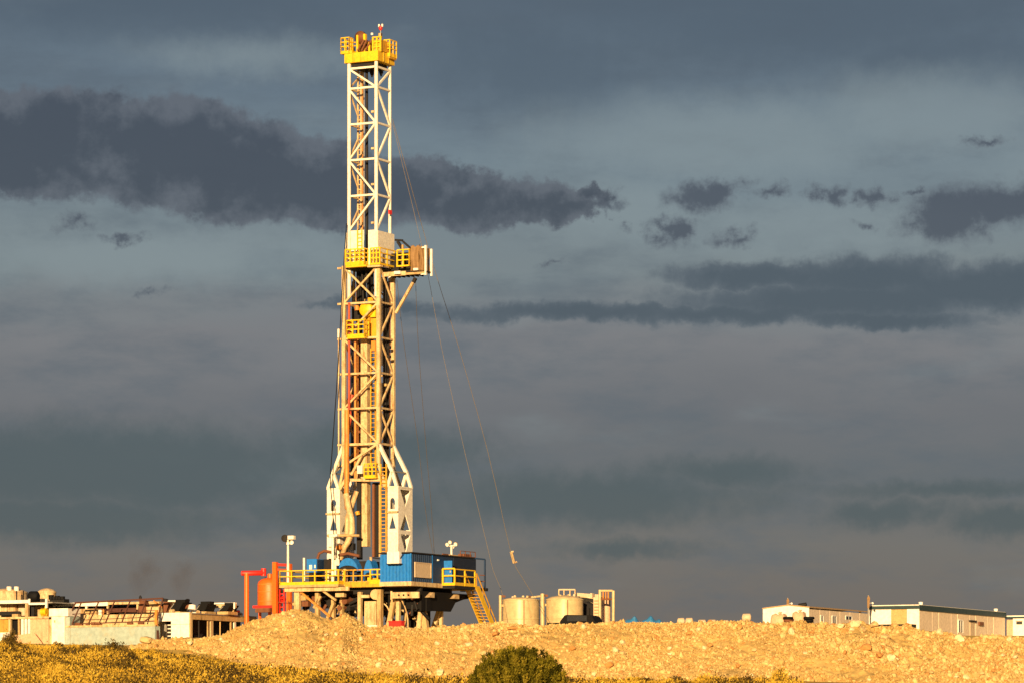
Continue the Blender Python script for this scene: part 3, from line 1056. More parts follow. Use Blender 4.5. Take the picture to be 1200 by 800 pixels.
slant('brace_leg', tanp, (476, 700), (475, 738), -1.5, 0.14)
slant('brace_leg', cream, (494, 714), (490.5, 742), -1.4, 0.38)
slant('brace_leg', tanp, (496, 714), (500, 742), -1.2, 0.42)
slant('brace_leg', cream, (515, 714), (506, 742), 2.0, 0.34)
slant('brace_leg', cream, (517.5, 714), (516.5, 742), 2.2, 0.24)
slant('brace_leg', dark, (515.5, 714), (511, 742), 2.5, 0.3)
# deep box girder under the doghouse with a tapered bracket
x0, z0 = RIG.f(463, 701, -1.0); x1, z1 = RIG.f(505, 722, -1.0)
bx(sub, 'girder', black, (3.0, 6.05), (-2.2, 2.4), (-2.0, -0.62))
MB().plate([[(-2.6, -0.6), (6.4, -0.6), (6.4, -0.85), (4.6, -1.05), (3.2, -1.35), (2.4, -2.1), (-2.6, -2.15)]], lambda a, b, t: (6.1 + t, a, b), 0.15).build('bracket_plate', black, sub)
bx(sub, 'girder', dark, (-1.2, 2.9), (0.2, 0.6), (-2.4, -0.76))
bx(sub, 'girder', dark, (-3.5, 0.5), (-1.6, -1.3), (-1.7, -0.76))
slant('base_tie', dark, (384, 708), (420, 712), -1.5, 0.5)
slant('base_tie', dark, (391, 716), (418, 717), -1.2, 0.25)
for (a, b, c) in ((372, 700, .45), (383, 697, .4), (395, 699, .5), (407, 704, .45), (401, 712, .35), (412, 713, .3)):
    p = RIG.F(a, b, -2.0); tb(sub, 'pipe_fitting', random.choice((rust, dark, black)), [p + Vector((0, -.5, 0)), p + Vector((.1, .6, .05))], c * .6, 10)
# pulled-out cream pieces in the dark
fbox(sub, RIG, 'valve_body', tanp, 350.5, 358, 697, 703, -3.6, 0.5)
fbox(sub, RIG, 'valve_body', rust, 353, 361, 704, 710, -3.4, 0.5)
fbox(sub, RIG, 'bracket', cream, 393, 403, 694, 699, -3.4, 0.4)
fbox(sub, RIG, 'bracket', cream, 422.6, 432, 696.5, 700, -3.3, 0.3)
tb(sub, 'drum', tanp, [RIG.F(440, 696, -3.3), RIG.F(440, 696, -2.3)], 0.42, 16)
# slotted cream beam
xa, zt = RIG.f(458, 693.5, -3.6); xb, zb = RIG.f(491, 700, -3.6)
holes = []
for k in range(3):
    c0 = xa + (xb - xa) * (0.28 + k * 0.17); zc = (zt + zb) / 2
    holes.append([(c0 + .11 * math.cos(t), zc + .09 * math.sin(t)) for t in [2 * math.pi * j / 8 for j in range(8)]])
MB().plate([[(xa, zb), (xb, zb), (xb, zt), (xa, zt)]] + holes, lambda a, b, t: (a, -3.6 + t, b), 0.12).build('slotted_beam', cream, sub)
br(sub, 'hanger', cream, RIG.F(459, 692, -3.55), RIG.F(459, 702, -3.55), 0.14)
for (px, py, lx) in ((503, 698, 6.25), (532, 699.5, 6.25)):
    y, z = RIG.s(px, py, lx)
    MB().plate([[(y - .75, z - .12), (y + .25, z - .12), (y + .25, z + .28), (y + .05, z + .30)]], lambda a, b, t: (lx + t, a, b), 0.35).build('flood_lamp', cream, sub)
# hanging hoses
for (a, b, m_, mat) in (((444, 706), (459, 728), (456, 704), cream), ((469, 700), (478, 735), (479, 715), tanp), ((473, 702), (470, 733), (476, 722), dark)):
    A, B, Cc = RIG.F(*a, -2.7), RIG.F(*b, -2.7), RIG.F(*m_, -2.7)
    pts = [A.lerp(Cc, t).lerp(Cc.lerp(B, t), t) for t in [i / 8 for i in range(9)]]
    tb(sub, 'hose', mat, pts, 0.06, 6)

rg_ = random.Random(11)
for k in range(130):
    px = rg_.choice((rg_.uniform(353, 420), rg_.uniform(353, 420), rg_.uniform(447, 498))); py = rg_.uniform(693, 722); l = rg_.uniform(-2.4, 1.0)
    p = RIG.F(px, py, l); q = p + Vector((rg_.uniform(-.9, .9), rg_.uniform(-.2, .2), rg_.uniform(-.9, .9)))
    tb(sub, 'pipe', rg_.choice((black, dark, dark, black, tanp, rust, cream)), [p, q], rg_.uniform(.04, .15), 7)
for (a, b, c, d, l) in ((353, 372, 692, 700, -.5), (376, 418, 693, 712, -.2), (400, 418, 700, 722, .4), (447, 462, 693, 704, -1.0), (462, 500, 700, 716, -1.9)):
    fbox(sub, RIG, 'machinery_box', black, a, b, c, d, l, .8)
# cream cabinet under the floor
cab = RIG.thing('equipment_cabinet', 'flat cream cabinet standing under the drill floor between two posts', 'cabinet', (RIG.f(434, 731, -3.2)[0], -3.2, PADZ))
x0, zt = RIG.f(427, 704, -3.2); x1, _ = RIG.f(440.5, 704, -3.2)
bx(cab, 'body', cream, (x0, x1), (-3.2, -2.4), (PADZ, zt))
bx(cab, 'door_panel', cream, (x0 + .08, x1 - .08), (-3.23, -3.203), (PADZ + .3, zt - .1))
bx(cab, 'plinth', whitep, (x0 - .3, x1 + .3), (-3.6, -3.25), (PADZ, RIG.f(430, 732, -3.6)[1]))

rb = RIG.thing('red_tool_box', 'bright red box standing at the berm crest under the doghouse', 'box', (RIG.f(463, 735, -5.5)[0], -5.5, PADZ))
xa, zt = RIG.f(455.5, 727, -5.6); xb, zb = RIG.f(470, 734, -5.6)
bx(rb, 'body', redp, (xa, xb), (-5.6, -5.0), (PADZ, zt - .08))
bx(rb, 'lid', redp, (xa - .04, xb + .04), (-5.66, -4.96), (zt - .077, zt))

# ------------------------------------------------------------------ doghouse
dog = RIG.thing('doghouse', 'blue corrugated steel cabin standing at the right of the drill floor', 'cabin', ((XD0 + XD1) / 2, YD0, 0))
ZR = RIG.f(484, 647.5, YD0)[1]
bx(dog, 'base_frame', cream, (XD0 - .03, XD1 + .05), (YD0 - .05, YD1 + .1), (-0.24, 0.1))
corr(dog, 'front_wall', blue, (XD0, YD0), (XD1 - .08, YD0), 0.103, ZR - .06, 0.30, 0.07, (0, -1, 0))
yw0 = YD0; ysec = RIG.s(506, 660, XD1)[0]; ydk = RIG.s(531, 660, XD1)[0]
corr(dog, 'side_wall', navy, (XD1, YD0 + .08), (XD1, ysec - .03), 0.103, ZR - .06, 0.32, 0.04, (1, 0, 0))  # darker than the front blue; part of the side's shade is painted in
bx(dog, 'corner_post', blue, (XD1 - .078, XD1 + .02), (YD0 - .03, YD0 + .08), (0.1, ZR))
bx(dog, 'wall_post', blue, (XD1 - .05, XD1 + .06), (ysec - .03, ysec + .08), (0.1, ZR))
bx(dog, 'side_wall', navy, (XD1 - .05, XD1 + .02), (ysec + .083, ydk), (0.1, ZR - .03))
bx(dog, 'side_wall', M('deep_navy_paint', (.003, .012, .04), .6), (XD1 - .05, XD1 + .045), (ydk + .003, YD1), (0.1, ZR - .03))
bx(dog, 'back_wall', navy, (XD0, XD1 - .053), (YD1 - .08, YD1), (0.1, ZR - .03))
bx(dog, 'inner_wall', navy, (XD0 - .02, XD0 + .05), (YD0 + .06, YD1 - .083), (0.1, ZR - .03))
roof = bx(dog, 'roof', dark, (XD0 - .06, XD1 + .1), (YD0 - .1, YD1 + .1), (ZR - .0, ZR + .1))
for k in range(14):
    x = random.uniform(XD0 + .2, XD1); y = random.uniform(YD0 + 1, YD1 - .5); q = random.uniform(.08, .2)
    tb(roof, 'roof_pipe', random.choice((rust, cream, dark, tanp)), [(x, y - random.uniform(.2, .9), ZR + .1 + q / 2), (x + random.uniform(-.3, .3), y + .5, ZR + .1 + q / 2)], q / 2, 6)
bx(roof, 'roof_box', rust, (XD1 - .6, XD1 - .05), (YD1 - 1.9, YD1 - .6), (ZR + .103, ZR + .35))
railing(roof, (XD1 - .02, YD1 - 2.6, ZR + .1), (XD1 - .02, YD1, ZR + .1), rust, .45, 4, .025, .05, 0)
# window with pale cover
ya, zt = RIG.s(485.5, 659, XD1); yb, _ = RIG.s(503.5, 659, XD1); _, zb = RIG.s(485.5, 674.5, XD1)
win = bx(dog, 'window', beige, (XD1 + .05, XD1 + .10), (ya, yb), (zb, zt))
for (y0, y1, z0_, z1_) in ((ya - .08, ya, zb - .08, zt + .08), (yb, yb + .08, zb - .08, zt + .08), (ya, yb, zt, zt + .08), (ya, yb, zb - .08, zb)):
    bx(win, 'frame', beige, (XD1 + .046, XD1 + .13), (y0, y1), (z0_, z1_))
# open door facing the front
yd = RIG.s(519.5, 660, XD1)[0]
ddx = RIG.f(530, 660, yd)[0] - RIG.f(520.5, 660, yd)[0]
door = bx(dog, 'door', blue, (XD1 + .05, XD1 + .05 + ddx), (yd, yd + .06), (0.14, RIG.f(520, 656.5, yd)[1]))
bx(door, 'handle', cream, (XD1 + ddx - .12, XD1 + ddx - .04), (yd - .05, yd - .003), (1.0, 1.15))
bx(dog, 'door_lamp', glass, (XD1 + .025, XD1 + .12), (yd - 1.1, yd - .9), (1.9, 2.02))
# junction box on the front wall
xa, zt = RIG.f(454, 646, YD0 - .45); xb, zb = RIG.f(468, 659.5, YD0 - .45)
ac = bx(dog, 'air_conditioner', white, (xa, (xa + xb) / 2 - .012), (YD0 - .5, YD0 - .085), (zb, zt))
bx(ac, 'right_half', white, ((xa + xb) / 2 + .012, xb), (YD0 - .5, YD0 - .085), (zb, zt))
bx(ac, 'shelf', dark, (xa - .05, xb + .1), (YD0 - .5, YD0 - .083), (zb - .08, zb - .003))
br(ac, 'bracket', dark, (xb + .3, YD0 - .3, zt - .1), (xb - .2, YD0 - .3, zb + .1), .05)
# porch with yellow railings and far frame
py0 = RIG.s(518, 660, XD1)[0]; py1 = py0 + 3.5; PX1 = XD1 + 1.15
porch = bx(dog, 'porch', dark, (XD1 + .052, PX1), (py0, py1), (-0.3, 0.0))
tr = railing(dog, (XD1 + .08, py0, -.05), (PX1, py0, -.05), yellow, 1.35, 2, 0.055, 0.22)
railing(dog, (PX1, py0, -.05), (PX1, py1, -.05), yellow, 1.3, 3, 0.045, 0.25)
bx(dog, 'rear_landing', dark, (XD1 - 1.5, PX1 - .3), (YD1 + .15, YD1 + .6), (-.3, -.05))
fr2 = br(dog, 'canopy_frame', navy, (XD1 + .6, YD1 + .5, -.05), (XD1 + .6, YD1 + .5, 2.3), .12)
br(fr2, 'canopy_beam', navy, (XD1 + .6, YD1 + .5, 2.3), (XD1 + .1, YD1 - .3, 2.36), .12)
br(fr2, 'canopy_rail', rust, (XD1 + .6, YD1 + .5, 1.0), (XD1 + .4, YD1, 1.0), .07)
br(fr2, 'canopy_rail', rust, (XD1 + .6, YD1 + .5, .5), (XD1 + .4, YD1, .5), .07)

# flood lights on the doghouse roof
fl = RIG.thing('roof_floodlight', 'cluster of small floodlights on a short post on the doghouse roof', 'floodlight', (XD1 - .5, 2.3, ZR + .1))
y0, z0 = RIG.s(529, 646, XD1 - .4)
c0 = Vector((XD1 - .4, y0, ZR + .1)); ztop = RIG.s(529, 638, XD1 - .4)[1]
tb(fl, 'post', whitep, [c0, Vector((c0.x, c0.y, ztop))], .09)
for (dx, dy, dz, r_) in ((-.28, -.1, .05, .16), (.32, .2, .08, .16), (.05, -.25, .22, .15), (.02, .3, -.1, .14)):
    p = Vector((c0.x + dx, c0.y + dy, ztop + dz))
    h = tb(fl, 'lamp_head', random.choice((rust, whitep, tanp)), [p + Vector((0, .14, .05)), p, p + Vector((0, -.1, -.03))], [.06, r_, r_ * 1.1], 10)
    tb(h, 'lamp_glass', glass, [p + Vector((0, -.103, -.03)), p + Vector((0, -.12, -.035))], r_ * .95, 10)
MB().bar((c0.x - .35, c0.y, ztop - .08), (c0.x + .35, c0.y, ztop - .08), .07).build('cross_arm', whitep, fl)

# staircase
st = RIG.thing('yellow_staircase', 'steep yellow steel staircase descending from the doghouse porch', 'staircase', (XD1 + .6, py1 + 4.5, PADZ))
run = 4.6
for k, x in enumerate((XD1 + .12, PX1 - .03)):
    MB().plate([[(py1, .02), (py1 + .75, .02), (py1 + .75 + run, PADZ + .0), (py1 + run, PADZ)]], lambda a, b, t, x=x: (x + t, a, b), 0.06).build('stringer', yellow, st)
    hz = .95
    br(st, 'handrail', yellowr, (x + .03, py1 + .3, .1 + hz), (x + .03, py1 + .3 + run, PADZ + hz), .07)
    for j in range(5):
        t = j / 4
        br(st, 'handrail_post', yellowr, (x + .03, py1 + .3 + run * t, PADZ * t), (x + .03, py1 + .3 + run * t, PADZ * t + hz + .05), .06)
for k in range(20):
    t = (k + .5) / 20
    bx(st, 'tread', yellowr, (XD1 + .183, PX1 - .033), (py1 + .1 + run * t, py1 + .36 + run * t), (PADZ * t - .02, PADZ * t + .02))

# ------------------------------------------------------------------ equipment on the floor
db = RIG.thing('blue_control_box', 'blue steel box with a white post on the left of the drill floor', 'control box', (RIG.f(366, 684, -2.5)[0], -2.5, 0))
x0, zt = RIG.f(359.5, 654.5, -2.5); x1, zb = RIG.f(371, 670, -2.5)
bx(db, 'body', blue, (x0, x1), (-2.5, -.7), (zb, zt))
bx(db, 'side_panel', navy, (x1 + .003, x1 + .06), (-2.45, -.75), (zb + .05, zt - .05))  # darker blue face: the box's shaded side put into the colour
bx(db, 'stand', dark, (x0 + .1, x1 - .1), (-2.3, -.9), (0, zb - .003))
bx(db, 'vent', whitep, (x0 + .25, x0 + .5), (-2.53, -2.503), (zb + .25, zb + .6))
bx(db, 'latch', whitep, (x1 - .2, x1 - .08), (-2.53, -2.503), (zb + .35, zb + .6))
tb(db, 'white_post', whitep, [(x0 - .2, -2.6, 0), (x0 - .2, -2.6, zt + .1)], .1)

dw = RIG.thing('drawworks', 'dark drawworks with blue curved drum guards behind the yellow railing', 'winch', (RIG.f(410, 684, -2.0)[0], -2.0, 0))


def guard(pa, pb, py, ly, d, mat, zb0=0.5):
    xa, zt = RIG.f(pa, py, ly); xb, _ = RIG.f(pb, py, ly)
    cx, r_ = (xa + xb) / 2, (xb - xa) / 2
    pts = [(cx - r_ * math.cos(t), zb0 + (zt - zb0) * math.sin(t)) for t in [math.pi * j / 14 for j in range(15)]]
    inn = [(cx - r_ * .9 * math.cos(t), zb0 + (zt - zb0 - .08) * math.sin(t)) for t in [math.pi * j / 14 for j in range(14, -1, -1)]]
    MB().plate([pts + inn], lambda a, b, t: (a, ly + t, b), d).build('drum_guard', mat, dw)
    hood = pts[2:13]
    low = [(x, zb0 + (z - zb0) * .45) for x, z in reversed(hood)]
    MB().plate([hood + low], lambda a, b, t: (a, ly - .05 + t, b), .04).build('guard_plate', mat, dw)
    MB().plate([[(cx + (x - cx) * .88, z - .1 if z > zb0 + .1 else z) for x, z in pts]], lambda a, b, t: (a, ly + .06 + t, b), .05).build('brake_disc', dark, dw)


guard(396, 419.5, 653.5, -2.2, 1.0, blue, 1.1)
guard(426, 438, 655.5, -1.6, 1.0, blue, .2)
fbox(dw, RIG, 'gear_case', navy, 394, 418, 662, 684, -1.9, 1.6)
fbox(dw, RIG, 'gear_case', dark, 418.5, 432, 657, 684, -1.5, 1.8)
fbox(dw, RIG, 'motor', dark, 371.5, 389, 655, 684, -1.4, 1.6)
fbox(dw, RIG, 'skid_frame', greyst, 372, 440, 681, 684.5, -2.35, .3)
tb(dw, 'cooling_drum', cream, [RIG.F(385, 684, -3.0), RIG.F(385, 668, -3.0)], .3, 14)
tb(dw, 'air_bottle', cream, [RIG.F(404, 684, -3.0), RIG.F(404, 668, -3.0), RIG.F(404, 666, -3)], [.25, .25, .1], 12)
tb(dw, 'duct', rust, [RIG.F(372, 654, -1.8), RIG.F(374, 648, -1.8), RIG.F(380, 645, -1.8), RIG.F(392, 647, -1.8)], .12, 8)
tb(dw, 'pipe', dark, [RIG.F(437, 653, -1.2), RIG.F(452, 655, -1.2)], .06, 6)
tb(dw, 'stub', cream, [RIG.F(434.5, 657, -1.3), RIG.F(434.5, 652, -1.3)], .12, 8)
yb_ = RIG.thing('yellow_locker', 'small yellow locker behind the railing left of the doghouse', 'locker', (RIG.f(436, 684, -3.0)[0], -3.0, 0))
fbox(yb_, RIG, 'body', yellowr, 433, 444, 677, 684, -3.0, .6)
fbox(yb_, RIG, 'lid', yellow, 430.5, 433, 675.5, 684, -3.05, .6)


def light_pole(px, ytop, ybase, ly, label, r_=.1):
    zt = RIG.f(px, ytop, ly)[1]; x = RIG.f(px, ytop, ly)[0]
    t = RIG.thing('light_pole', label, 'light pole', (x, ly, 0), 'floodlight poles on the drill floor')
    tb(t, 'pole', whitep, [(x, ly, 0), (x, ly, zt)], [r_ * 1.1, r_ * .85], 10)
    return t, x, zt


lp, x, zt = light_pole(337.5, 632, 682, -4.2, 'white pole with floodlights at the left corner of the drill floor')
br(lp, 'cross_arm', dark, (x - .45, -4.2, zt), (x + .4, -4.2, zt), .08)
for (dx, dz, r_, col) in ((-.32, .15, .30, dark), (-.05, -.25, .16, rust), (.3, -.2, .18, tanp)):
    p = Vector((x + dx, -4.2, zt + dz))
    h = tb(lp, 'lamp_head', col, [p + Vector((-.05, .25, .05)), p, p + Vector((.12, -.15, -.03))], [.08, r_ * .9, r_], 14)
    tb(h, 'lamp_glass', dark if r_ > .25 else glass, [p + Vector((.122, -.153, -.03)), p + Vector((.13, -.17, -.032))], r_ * .9, 14)
h = bx(lp, 'lamp_head', whitep, (x + .08, x + .62), (-4.4, -4.05), (zt + .02, zt + .32))
bx(h, 'lamp_glass', glass, (x + .11, x + .59), (-4.42, -4.403), (zt + .05, zt + .29))
lp, x, zt = light_pole(390, 629, 681, -4.1, 'white pole before the left mast leg on the drill floor', .12)
bx(lp, 'lamp_head', whitep, (x - .25, x + .3), (-4.3, -3.95), (zt, zt + .22))
bx(lp, 'lamp_head', glass, (x + .32, x + .52), (-4.35, -4.1), (zt + .05, zt + .25))

# ================================================================== mast
mast = RIG.thing('drilling_mast', 'tall cream lattice drilling mast with a yellow crown', 'drilling mast', (0, 0, 0))
HX, HY = 1.6, 1.2
UX0, UX1, UY = -1.17, 1.33, 1.13          # upper (telescoped) section


def corner(u, sx, sy):
    if u: return (UX1 if sx > 0 else UX0), sy * UY
    return sx * HX, sy * HY


zc_t, zc_b = ZF(75), ZF(312)
z520 = ZF(520)
for sx in (-1, 1):
    for sy in (-1, 1):
        x, y = corner(True, sx, sy)
        tb(mast, 'upper_leg', whitep, [(x, y, zc_b - 2.5), (x, y, zc_t + .1)], .15 if sy < 0 else .13, 10)
        x, y = corner(False, sx, sy)
        MB().box((x - .15, x + .15), (y - .13, y + .13), (ZF(545), zc_b + .1)).build('lower_leg', cream, mast)


def facebay(u, face, y0, y1, kind, w, mat=None, girt=True):
    """bracing of one bay; y0 upper row, y1 lower row in the photo"""
    mat = mat or cream
    c = {'front': ((-1, -1), (1, -1)), 'right': ((1, -1), (1, 1)), 'back': ((-1, 1), (1, 1)), 'left': ((-1, -1), (-1, 1))}[face]
    A = Vector((*corner(u, *c[0]), 0)); B = Vector((*corner(u, *c[1]), 0))
    nrm = {'front': Vector((0, -.02, 0)), 'right': Vector((.02, 0, 0)), 'back': Vector((0, .02, 0)), 'left': Vector((-.02, 0, 0))}[face]
    zt, zb = Vector((0, 0, ZF(y0))), Vector((0, 0, ZF(y1)))
    if girt: br(mast, 'girt', mat, A + zt + nrm, B + zt + nrm, w * .95)
    if kind in ('\\', 'X'): br(mast, 'diagonal_brace', mat, A + zt + nrm * 2, B + zb + nrm * 2, w * .85)
    if kind in ('/', 'X'): br(mast, 'diagonal_brace', mat, B + zt + nrm * (3 if kind == 'X' else 2), A + zb + nrm * (3 if kind == 'X' else 2), w * .85)


UL = [79.5, 103, 145, 187, 229, 270]
for (y0, y1), kf, kr in zip(zip(UL[:-1], UL[1:]), ['\\', '\\', '/', '\\', '/'], ['/', '\\', '/', '\\', '/']):
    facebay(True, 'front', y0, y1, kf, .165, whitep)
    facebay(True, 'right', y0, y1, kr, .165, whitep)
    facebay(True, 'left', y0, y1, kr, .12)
for sx, sy in ((1, 1),):
    pass
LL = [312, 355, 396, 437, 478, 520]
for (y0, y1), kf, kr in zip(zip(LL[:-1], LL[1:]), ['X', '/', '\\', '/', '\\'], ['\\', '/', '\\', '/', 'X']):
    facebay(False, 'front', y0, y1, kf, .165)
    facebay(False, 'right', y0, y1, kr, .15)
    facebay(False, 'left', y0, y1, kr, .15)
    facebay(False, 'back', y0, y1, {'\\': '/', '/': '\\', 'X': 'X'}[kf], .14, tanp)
facebay(False, 'front', 520, 545, '/', .2)
facebay(False, 'right', 520, 545, '', .18)
facebay(False, 'left', 520, 545, '', .18)
# girt ends that stick out on the left, with the thin outer rail
for y in (313, 355, 396, 437, 478, 520):
    z = ZF(y); br(mast, 'outrigger', cream, (-HX - .55, -HY - .05, z), (-HX - .2, -HY - .05, z), .16)
tb(mast, 'outer_rail', cream, [(-HX - .5, -HY, ZF(392)), (-HX - .5, -HY, ZF(545))], .07, 6)
tb(mast, 'outer_rail', whitep, [(-HX - .5, -HY, ZF(384)), (-HX - .5, -HY, ZF(394))], .12, 6)

# ---------------- crown
zy = ZF(73)
crown = MB().box((UX0 - .30, UX1 + .30), (-UY - .25, UY + .25), (zy, ZF(61.5))).build('crown_platform', yellow, mast)
bx(crown, 'crown_underside', dark, (UX0 + .2, UX1 - .2), (-UY + .1, UY - .1), (ZF(79), zy - .003))
for x in (UX0 + .4, UX0 + 1.1, UX0 + 1.8):
    bx(crown, 'stiffener', yellow, (x, x + .09), (-UY - .31, -UY - .253), (zy + .05, ZF(62)))
for y in (-.5, .3):
    bx(crown, 'stiffener', yellowr, (UX1 + .303, UX1 + .36), (y, y + .09), (zy + .05, ZF(62)))
z1 = ZF(62)
# left basket
xa = RIG.f(399.5, 60, -UY - .3)[0]; xb = RIG.f(409, 60, -UY - .3)[0]
bk = bx(crown, 'basket_floor', yellow, (xa, xb + .3), (-UY - .3, .3), (z1 + .003, z1 + .22))
for (a, b) in (((xa, -UY - .28, z1), (xb, -UY - .28, z1)), ((xa, -UY - .28, z1), (xa, .28, z1)), ((xb, -UY - .28, z1), (xb, -UY + .3, z1))):
    railing(crown, a, b, yellow, 1.3, 3, .035, .25, 2)
# right basket
xr = UX1 + .5
bx(crown, 'basket_floor', yellowr, (UX1 - .2, xr), (UY - .9, UY + .2), (z1 - .35, z1 - .15))
railing(crown, (xr, UY - .9, z1 - .2), (xr, UY + .2, z1 - .2), yellow, 1.35, 3, .035, .3, 2)
railing(crown, (UX1 - .1, UY - .9, z1 - .2), (xr, UY - .9, z1 - .2), yellow, 1.35, 3, .04, .3, 2)
railing(crown, (UX0 + .6, UY + .2, z1), (UX1, UY + .2, z1), yellowr, 1.0, 4, .035, .15)
# sheave frames
for (pa, pb, yt, ly, mt) in ((417.5, 419.5, 39, -.7, yellow), (425.5, 428, 38.5, -.7, yellow), (421, 423.5, 39.5, .3, yellowr)):
    x0 = RIG.f(pa, 60, ly)[0]; x1 = RIG.f(pb, 60, ly)[0]
    bx(crown, 'sheave_frame', mt, (x0, x1), (ly, ly + .3), (z1 + .003, ZF(yt)))
p = RIG.F(422.5, 44, -.5); sh = MB().lathe([(.0, -.1), (.5, -.1), (.42, 0), (.5, .1), (0, .1)], n=18)
o = sh.build('sheave', rust, crown); o.rotation_euler = (R(90), 0, 0); o.location = p
p2 = RIG.F(434, 55, -.2)
for k in range(5):
    o = MB().lathe([(.0, -.07), (.62, -.07), (.52, 0), (.62, .07), (0, .07)], n=18).build('sheave', random.choice((rust, yellowr, rust)), crown)
    o.rotation_euler = (0, R(90), 0); o.location = (p2.x - .5 + k * .3, 0, z1 + .55)
for k in range(9):
    a = Vector((random.uniform(UX0 + .3, UX1 - .1), random.uniform(-1, .9), z1))
    br(crown, 'strut', random.choice((yellow, yellowr, rust)), a, a + Vector((random.uniform(-.7, .7), random.uniform(-.3, .3), random.uniform(.5, 1.25))), .12)
for (px, yt, l, mt) in ((412, 52, -.9, yellow), (414.5, 50, .4, yellowr), (430, 47, .5, yellow), (433, 50, -.9, yellow), (450, 49, .2, yellowr), (453, 48, .9, yellow)):
    p = RIG.F(px, 60, l); bx(crown, 'upright', mt, (p.x - .07, p.x + .07), (l - .07, l + .07), (z1 + .003, ZF(yt)))
for (a, b, yy, l) in ((409, 418, 50, -.6), (409, 418, 54, -.6), (427, 437, 52, -.5), (447, 456, 50, .3), (447, 456, 54, .3)):
    br(crown, 'tie_rail', yellowr, RIG.F(a, yy, l), RIG.F(b, yy, l), .09)
for (a, b, l) in ((419, 427, -.95), (428, 436, -.95), (424, 430, -.95)):
    br(crown, 'diagonal', rust, RIG.F(a, 60, l), RIG.F(b, 47, l), .13)
# right winch block with grid
x0 = RIG.f(437, 60, -.9)[0]; x1 = RIG.f(447.5, 60, -.9)[0]; zt = ZF(44)
for x in (x0, (x0 + x1) / 2 - .05, x1 - .13):
    bx(crown, 'block_post', yellow, (x, x + .13), (-1.05, -.92), (z1 + .003, zt))
for f_ in (.35, .68, 1.0):
    bx(crown, 'block_bar', yellow, (x0, x1), (-1.06, -1.053), (z1 + (zt - z1) * f_ - .09, z1 + (zt - z1) * f_))
bx(crown, 'block_body', yellowr, (x0 + .1, x1 - .1), (-.9, .5), (z1 + .1, zt - .25))
tb(crown, 'motor', tanp, [(x0 + .4, -.4, zt), (x0 + .4, -.4, zt + .35)], .17, 10)
tb(crown, 'white_lamp', white, [RIG.F(436, 41.5, -.9), RIG.F(436, 39, -.9)], .11, 8)
p = RIG.F(446, 45, -.8); q = RIG.F(446, 36, -.8)
bea = tb(crown, 'beacon_pole', greyst, [p, q], .04, 6)
tb(bea, 'beacon_light', redp, [q, q + Vector((0, 0, .18)), q + Vector((0, 0, .35))], [.08, .17, .12], 10)
tb(bea, 'beacon_cap', white, [q + Vector((-.14, 0, .28)), q + Vector((-.14, 0, .5))], .08, 8)
tb(bea, 'beacon_cap', white, [q + Vector((.16, 0, .28)), q + Vector((.16, 0, .5))], .08, 8)

# ---------------- ladder, lines and pipes of the upper mast
xl = RIG.f(421.5, 200, .45)[0]
ladder(mast, (xl, .45, ZF(300)), (xl, .45, ZF(66)), cream, .30, .4, .05, (1, 0, 0), False, 'upper_ladder')
tb(mast, 'standpipe', orpipe, [(UX0 + .45, .3, ZF(270)), (UX0 + .45, .3, ZF(85))], .035, 6)
tb(mast, 'drill_line', dark, [(RIG.f(429.5, 200, -.1)[0], -.1, ZF(330)), (RIG.f(429.5, 200, -.1)[0], -.1, ZF(74))], .12, 6)
tb(mast, 'drill_line', dark, [(RIG.f(431.5, 200, -.1)[0], -.1, ZF(330)), (RIG.f(431, 200, -.1)[0], -.1, ZF(74))], .035, 6)
for (dx, yy) in ((1.15, 82), (2.0, 82)):
    p = Vector((UX0 + dx + .1, .4, ZF(yy)))
    tb(mast, 'snatch_block', dark, [p + Vector((0, 0, .35)), p, p - Vector((0, 0, .35))], [.05, .2, .05], 8)
for (px, y, lx) in ((456.5, 249, UX1 + .2),):
    yy, z = RIG.s(px, y, lx); bx(mast, 'red_marker', redp, (lx, lx + .12), (yy - .2, yy + .2), (z - .17, z + .17))
for y in (175, 217, 262, 132):
    x, yv = corner(True, 1, -1); bx(mast, 'clip', cream, (x - .42, x - .17), (yv - .1, yv + .1), (ZF(y) - .08, ZF(y) + .08))

# ---------------- wind walls and monkey board
zt, zb = ZF(270), ZF(311)
fy = -UY - .22
xs_ = [RIG.f(p, 290, fy)[0] for p in (411, 426, 431.5, 441)]
wall = bx(mast, 'wind_wall', whitep, (xs_[0], xs_[1]), (fy, fy + .05), (zb, zt))
bx(mast, 'wind_wall', whitep, (xs_[2], UX1 + .22), (fy, fy + .05), (zb, zt - .05))
bx(mast, 'wind_wall', whitep, (UX1 + .2, UX1 + .25), (fy + .053, UY + .3), (zb, zt - .1))
bx(mast, 'wind_wall', rust, (xs_[1] - .1, xs_[2] + .1), (.2, .25), (zb, zt - .2))
bx(mast, 'wind_wall', whitep, (UX0 - .25, UX0 - .2), (fy + .053, UY + .3), (zb, zt - .1))
ladder(mast, ((xs_[0] + xs_[1]) / 2 + .3, fy - .12, zb), ((xs_[0] + xs_[1]) / 2 + .3, fy - .12, zt), yellow, .4, .3, .03, (1, 0, 0))
pz = ZF(312)
pf = -UY - .85
xa = RIG.f(405, 312, pf)[0]; xb = RIG.f(427, 312, pf)[0]; xc = RIG.f(433.5, 312, pf)[0]; xd = UX1 + .75
mbd = bx(mast, 'monkey_board', yellow, (xa, xb + .15), (pf, fy - .003), (pz - .14, pz))
bx(mast, 'monkey_board', cream, (xb + .153, xd), (pf + .2, fy - .003), (pz - .2, pz - .06))
bx(mast, 'monkey_board', dark, (UX0 - .2, UX1 + .2), (fy, UY + .5), (pz - .22, pz - .08))
railing(mbd, (xa, pf, pz), (xb, pf, pz), yellow, 1.3, 5, .045, .3, 2, 'guard_rail')
